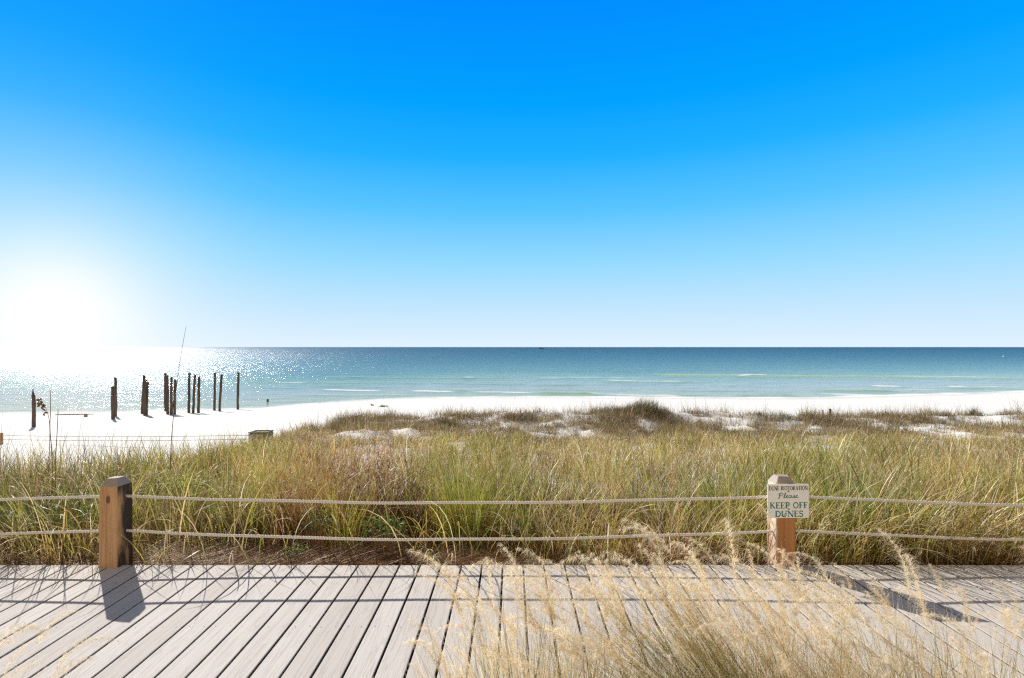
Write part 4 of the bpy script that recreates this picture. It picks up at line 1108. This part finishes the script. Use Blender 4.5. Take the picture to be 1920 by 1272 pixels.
def fountain(px, d, n, npl, Lm, lean, spread, label, seed, greenish=.3, fwd=.12, rbase=.09, nod=math.pi, ps=1.0):
    r = RS(300+seed); cx = wx(px, d); gz = -.11
    root = empty('fountain_grass', (cx, d, gz)); tag(root, label, 'ornamental grass', 'blond plumed grasses in front of the boardwalk')
    off = r.normal(0, rbase, (n, 2)); off[:, 1] = np.clip(off[:, 1], -.12, .12)
    P = np.stack([off[:, 0], off[:, 1], np.zeros(n)], 1)
    hx = lean+spread*r.normal(0, 1, n)+off[:, 0]*1.2; hy = fwd+.13*r.normal(0, 1, n)
    az = np.arctan2(hy, hx); th0 = np.arctan(np.hypot(hx, hy))
    Ln = Lm*r.uniform(.58, 1.12, n); stem = np.arange(n) < npl
    Ln[stem] = Lm*(.56+.54*r.rand(int(stem.sum()))**.7)
    bend = np.where(stem, r.uniform(-.05, .30, n), r.uniform(-.05, .7, n))
    isg = (r.rand(n) < greenish) & ~stem
    c0 = np.where(isg[:, None], pal(GRC, n, r), pal(STC, n, r)); c1 = np.where(isg[:, None], pal(GRC+GRC+STC[3:], n, r), pal(STC, n, r))
    W = np.where(stem, .0020, .0027)*r.uniform(.75, 1.25, n)
    B = Bunch(); V, Fq, C, tp, td = blades(P, az, th0, bend, Ln, W, c0, c1, 6, r, tip=3.0); B.add(V, Fq, C)
    B.build('foliage', M_STRAW, root)
    for i in range(npl):
        o = bpy.data.objects.new('plume', PLUMES[r.randint(len(PLUMES))])
        zax = Vector(td[i]); a = nod+r.normal(0, .55)
        xax = Vector((math.cos(a), math.sin(a), 0)); xax = (xax-zax*xax.dot(zax)).normalized(); yax = zax.cross(xax)
        s = ps*r.uniform(.75, 1.1)*(.55+.5*float(np.clip((Ln[i]/Lm-.42)/.68, 0, 1)))
        mt = Matrix((xax*s, yax*s, zax*s)).transposed().to_4x4(); mt.translation = Vector(tp[i])-zax*.01
        o.matrix_local = mt; link(o, root); o.matrix_local = mt
FG = [
 (1520, 1.74, 760, 20, 1.0, -.62, .13, 'dense clump leaning hard to one side with olive green blades low in the middle of the bed', .85),
 (1400, 1.96, 724, 55, 0.63, -.10, .17, 'clump whose fluffy plumes mass in front of the lower rope beside the sign post', .30),
 (1260, 1.90, 517, 42, 0.61, -.06, .20, 'upright clump whose plumes cross the boardwalk edge left of the sign', .30),
 (1530, 1.74, 900, 27, 0.66, -.02, .22, 'tangled amber clump standing under the sign and its post', .35),
 (1720, 1.78, 520, 25, 0.73, -.34, .20, 'loose clump with arching plumes that lie across the dark post shadow', .25),
 (1830, 1.72, 640, 24, .68, -.04, .22, 'sparse pale clump close to the corner of the bed past the sign', .25),
 (1960, 1.66, 560, 22, .66, -.12, .22, 'last clump of the bed, cut off by the edge of the view beyond the sign', .25),
 (1630, 1.92, 620, 27, .66, -.16, .2, 'broad straw clump spreading over the boards just past the sign post', .22),
 (985, 1.84, 598, 34, .66, -.02, .11, 'slim upright pale clump in front of the middle of the boardwalk', .30),
 (1090, 1.78, 552, 21, .66, .02, .18, 'thin wispy clump between the slim upright one and the dense leaning one', .40),
 (880, 1.70, 345, 19, .52, -.26, .16, 'low clump with few plumes nodding out over bare boards', .30),
 (-115, 1.62, 200, 24, .64, .08, .14, 'separate pale feathery clump below the brown post at the other end of the boardwalk', .1),
]
for i, a in enumerate(FG):
    fountain(a[0], a[1], a[2], a[3], a[4], a[5], a[6], a[7], i, a[8], fwd=.14, nod=math.pi if a[0] > 0 else .2, ps=1.3 if a[0] in (1400, 1260, 1720, 985) else 1.0)

# ------------------------------------------------------------------ world: daylight sky
SUN_AZ, SUN_EL = rad(40.0), rad(31.5)      # forty degrees to the side of the view, toward the sea
def build_world():
    w = bpy.data.worlds.new('World'); scene.world = w; w.use_nodes = True
    nt = w.node_tree; nt.nodes.clear()
    out = N(nt, 'ShaderNodeOutputWorld'); bg = N(nt, 'ShaderNodeBackground'); add = N(nt, 'ShaderNodeAddShader'); bg2 = N(nt, 'ShaderNodeBackground')
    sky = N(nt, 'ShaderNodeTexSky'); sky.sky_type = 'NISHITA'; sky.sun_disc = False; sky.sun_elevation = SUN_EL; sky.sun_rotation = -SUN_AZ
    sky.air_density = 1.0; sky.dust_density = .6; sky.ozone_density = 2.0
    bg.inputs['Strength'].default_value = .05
    # the photograph's deeper, more saturated blue by elevation, and the bright glow low over the sea
    tc = N(nt, 'ShaderNodeTexCoord'); nz = N(nt, 'ShaderNodeVectorMath'); nz.operation = 'NORMALIZE'; L(nt, tc.outputs['Generated'], nz.inputs[0])
    sp = N(nt, 'ShaderNodeSeparateXYZ'); L(nt, nz.outputs[0], sp.inputs[0])
    zc = math_n(nt, 'MAXIMUM', sp.outputs[2], 0.0)
    col = ramp(nt, zc, SKY)
    gd = Vector((-math.sin(GLOW[0])*math.cos(GLOW[1]), math.cos(GLOW[0])*math.cos(GLOW[1]), math.sin(GLOW[1])))
    dt = N(nt, 'ShaderNodeVectorMath'); dt.operation = 'DOT_PRODUCT'; L(nt, nz.outputs[0], dt.inputs[0]); dt.inputs[1].default_value = gd
    ang = math_n(nt, 'ARCCOSINE', math_n(nt, 'MINIMUM', dt.outputs['Value'], 1.0))
    def gauss(sig, amp):
        q = math_n(nt, 'DIVIDE', ang, rad(sig)); q = math_n(nt, 'MULTIPLY', q, q)
        return math_n(nt, 'MULTIPLY', math_n(nt, 'POWER', 2.71828, math_n(nt, 'MULTIPLY', q, -1.0)), amp)
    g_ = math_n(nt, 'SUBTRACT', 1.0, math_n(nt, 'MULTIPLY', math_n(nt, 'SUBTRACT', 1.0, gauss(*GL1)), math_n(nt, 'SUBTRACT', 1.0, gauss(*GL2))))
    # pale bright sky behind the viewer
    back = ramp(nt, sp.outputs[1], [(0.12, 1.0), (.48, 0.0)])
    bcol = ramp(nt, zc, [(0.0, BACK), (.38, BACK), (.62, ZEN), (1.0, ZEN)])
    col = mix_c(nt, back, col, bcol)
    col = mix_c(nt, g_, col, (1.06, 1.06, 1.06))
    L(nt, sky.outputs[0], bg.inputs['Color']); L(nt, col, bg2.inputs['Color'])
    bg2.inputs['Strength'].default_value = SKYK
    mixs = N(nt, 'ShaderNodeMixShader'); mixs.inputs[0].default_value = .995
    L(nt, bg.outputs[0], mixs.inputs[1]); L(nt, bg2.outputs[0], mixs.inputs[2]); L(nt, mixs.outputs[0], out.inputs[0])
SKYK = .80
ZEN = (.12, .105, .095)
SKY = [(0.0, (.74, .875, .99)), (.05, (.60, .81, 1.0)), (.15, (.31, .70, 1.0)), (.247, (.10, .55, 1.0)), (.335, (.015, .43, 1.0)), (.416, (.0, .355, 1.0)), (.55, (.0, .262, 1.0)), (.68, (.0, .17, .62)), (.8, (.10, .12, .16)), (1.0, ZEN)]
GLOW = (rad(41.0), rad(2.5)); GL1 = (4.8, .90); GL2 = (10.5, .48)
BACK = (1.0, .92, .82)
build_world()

sun = bpy.data.lights.new('sun', 'SUN'); sun.energy = 5.0; sun.angle = rad(.53); sun.color = (1.0, .955, .88)
so = bpy.data.objects.new('sun', sun); link(so)
sd_ = Vector((-math.sin(SUN_AZ)*math.cos(SUN_EL), math.cos(SUN_AZ)*math.cos(SUN_EL), math.sin(SUN_EL)))
so.rotation_euler = sd_.to_track_quat('Z', 'Y').to_euler(); so.location = sd_*50

# ------------------------------------------------------------------ camera
cam = bpy.data.cameras.new('camera'); cam.sensor_width = 36.0; cam.lens = F/1920*36
cam.shift_y = 15.0/1920; cam.clip_start = .05; cam.clip_end = 120000
cam.dof.use_dof = True; cam.dof.focus_distance = 5.0; cam.dof.aperture_fstop = 3.5
co_ = bpy.data.objects.new('camera', cam); link(co_); co_.location = (0, 0, CAMZ); co_.rotation_euler = (rad(90), 0, 0)
scene.camera = co_

vs = scene.view_settings
vs.view_transform = 'Standard'; vs.look = 'None'; vs.gamma = 1; vs.exposure = .35; vs.use_curve_mapping = False
c = scene.cycles
c.use_denoising = False
c.filter_width = 1.25
c.max_bounces = 8; c.diffuse_bounces = 4; c.transmission_bounces = 6; c.transparent_max_bounces = 8; c.sample_clamp_indirect = 8.0
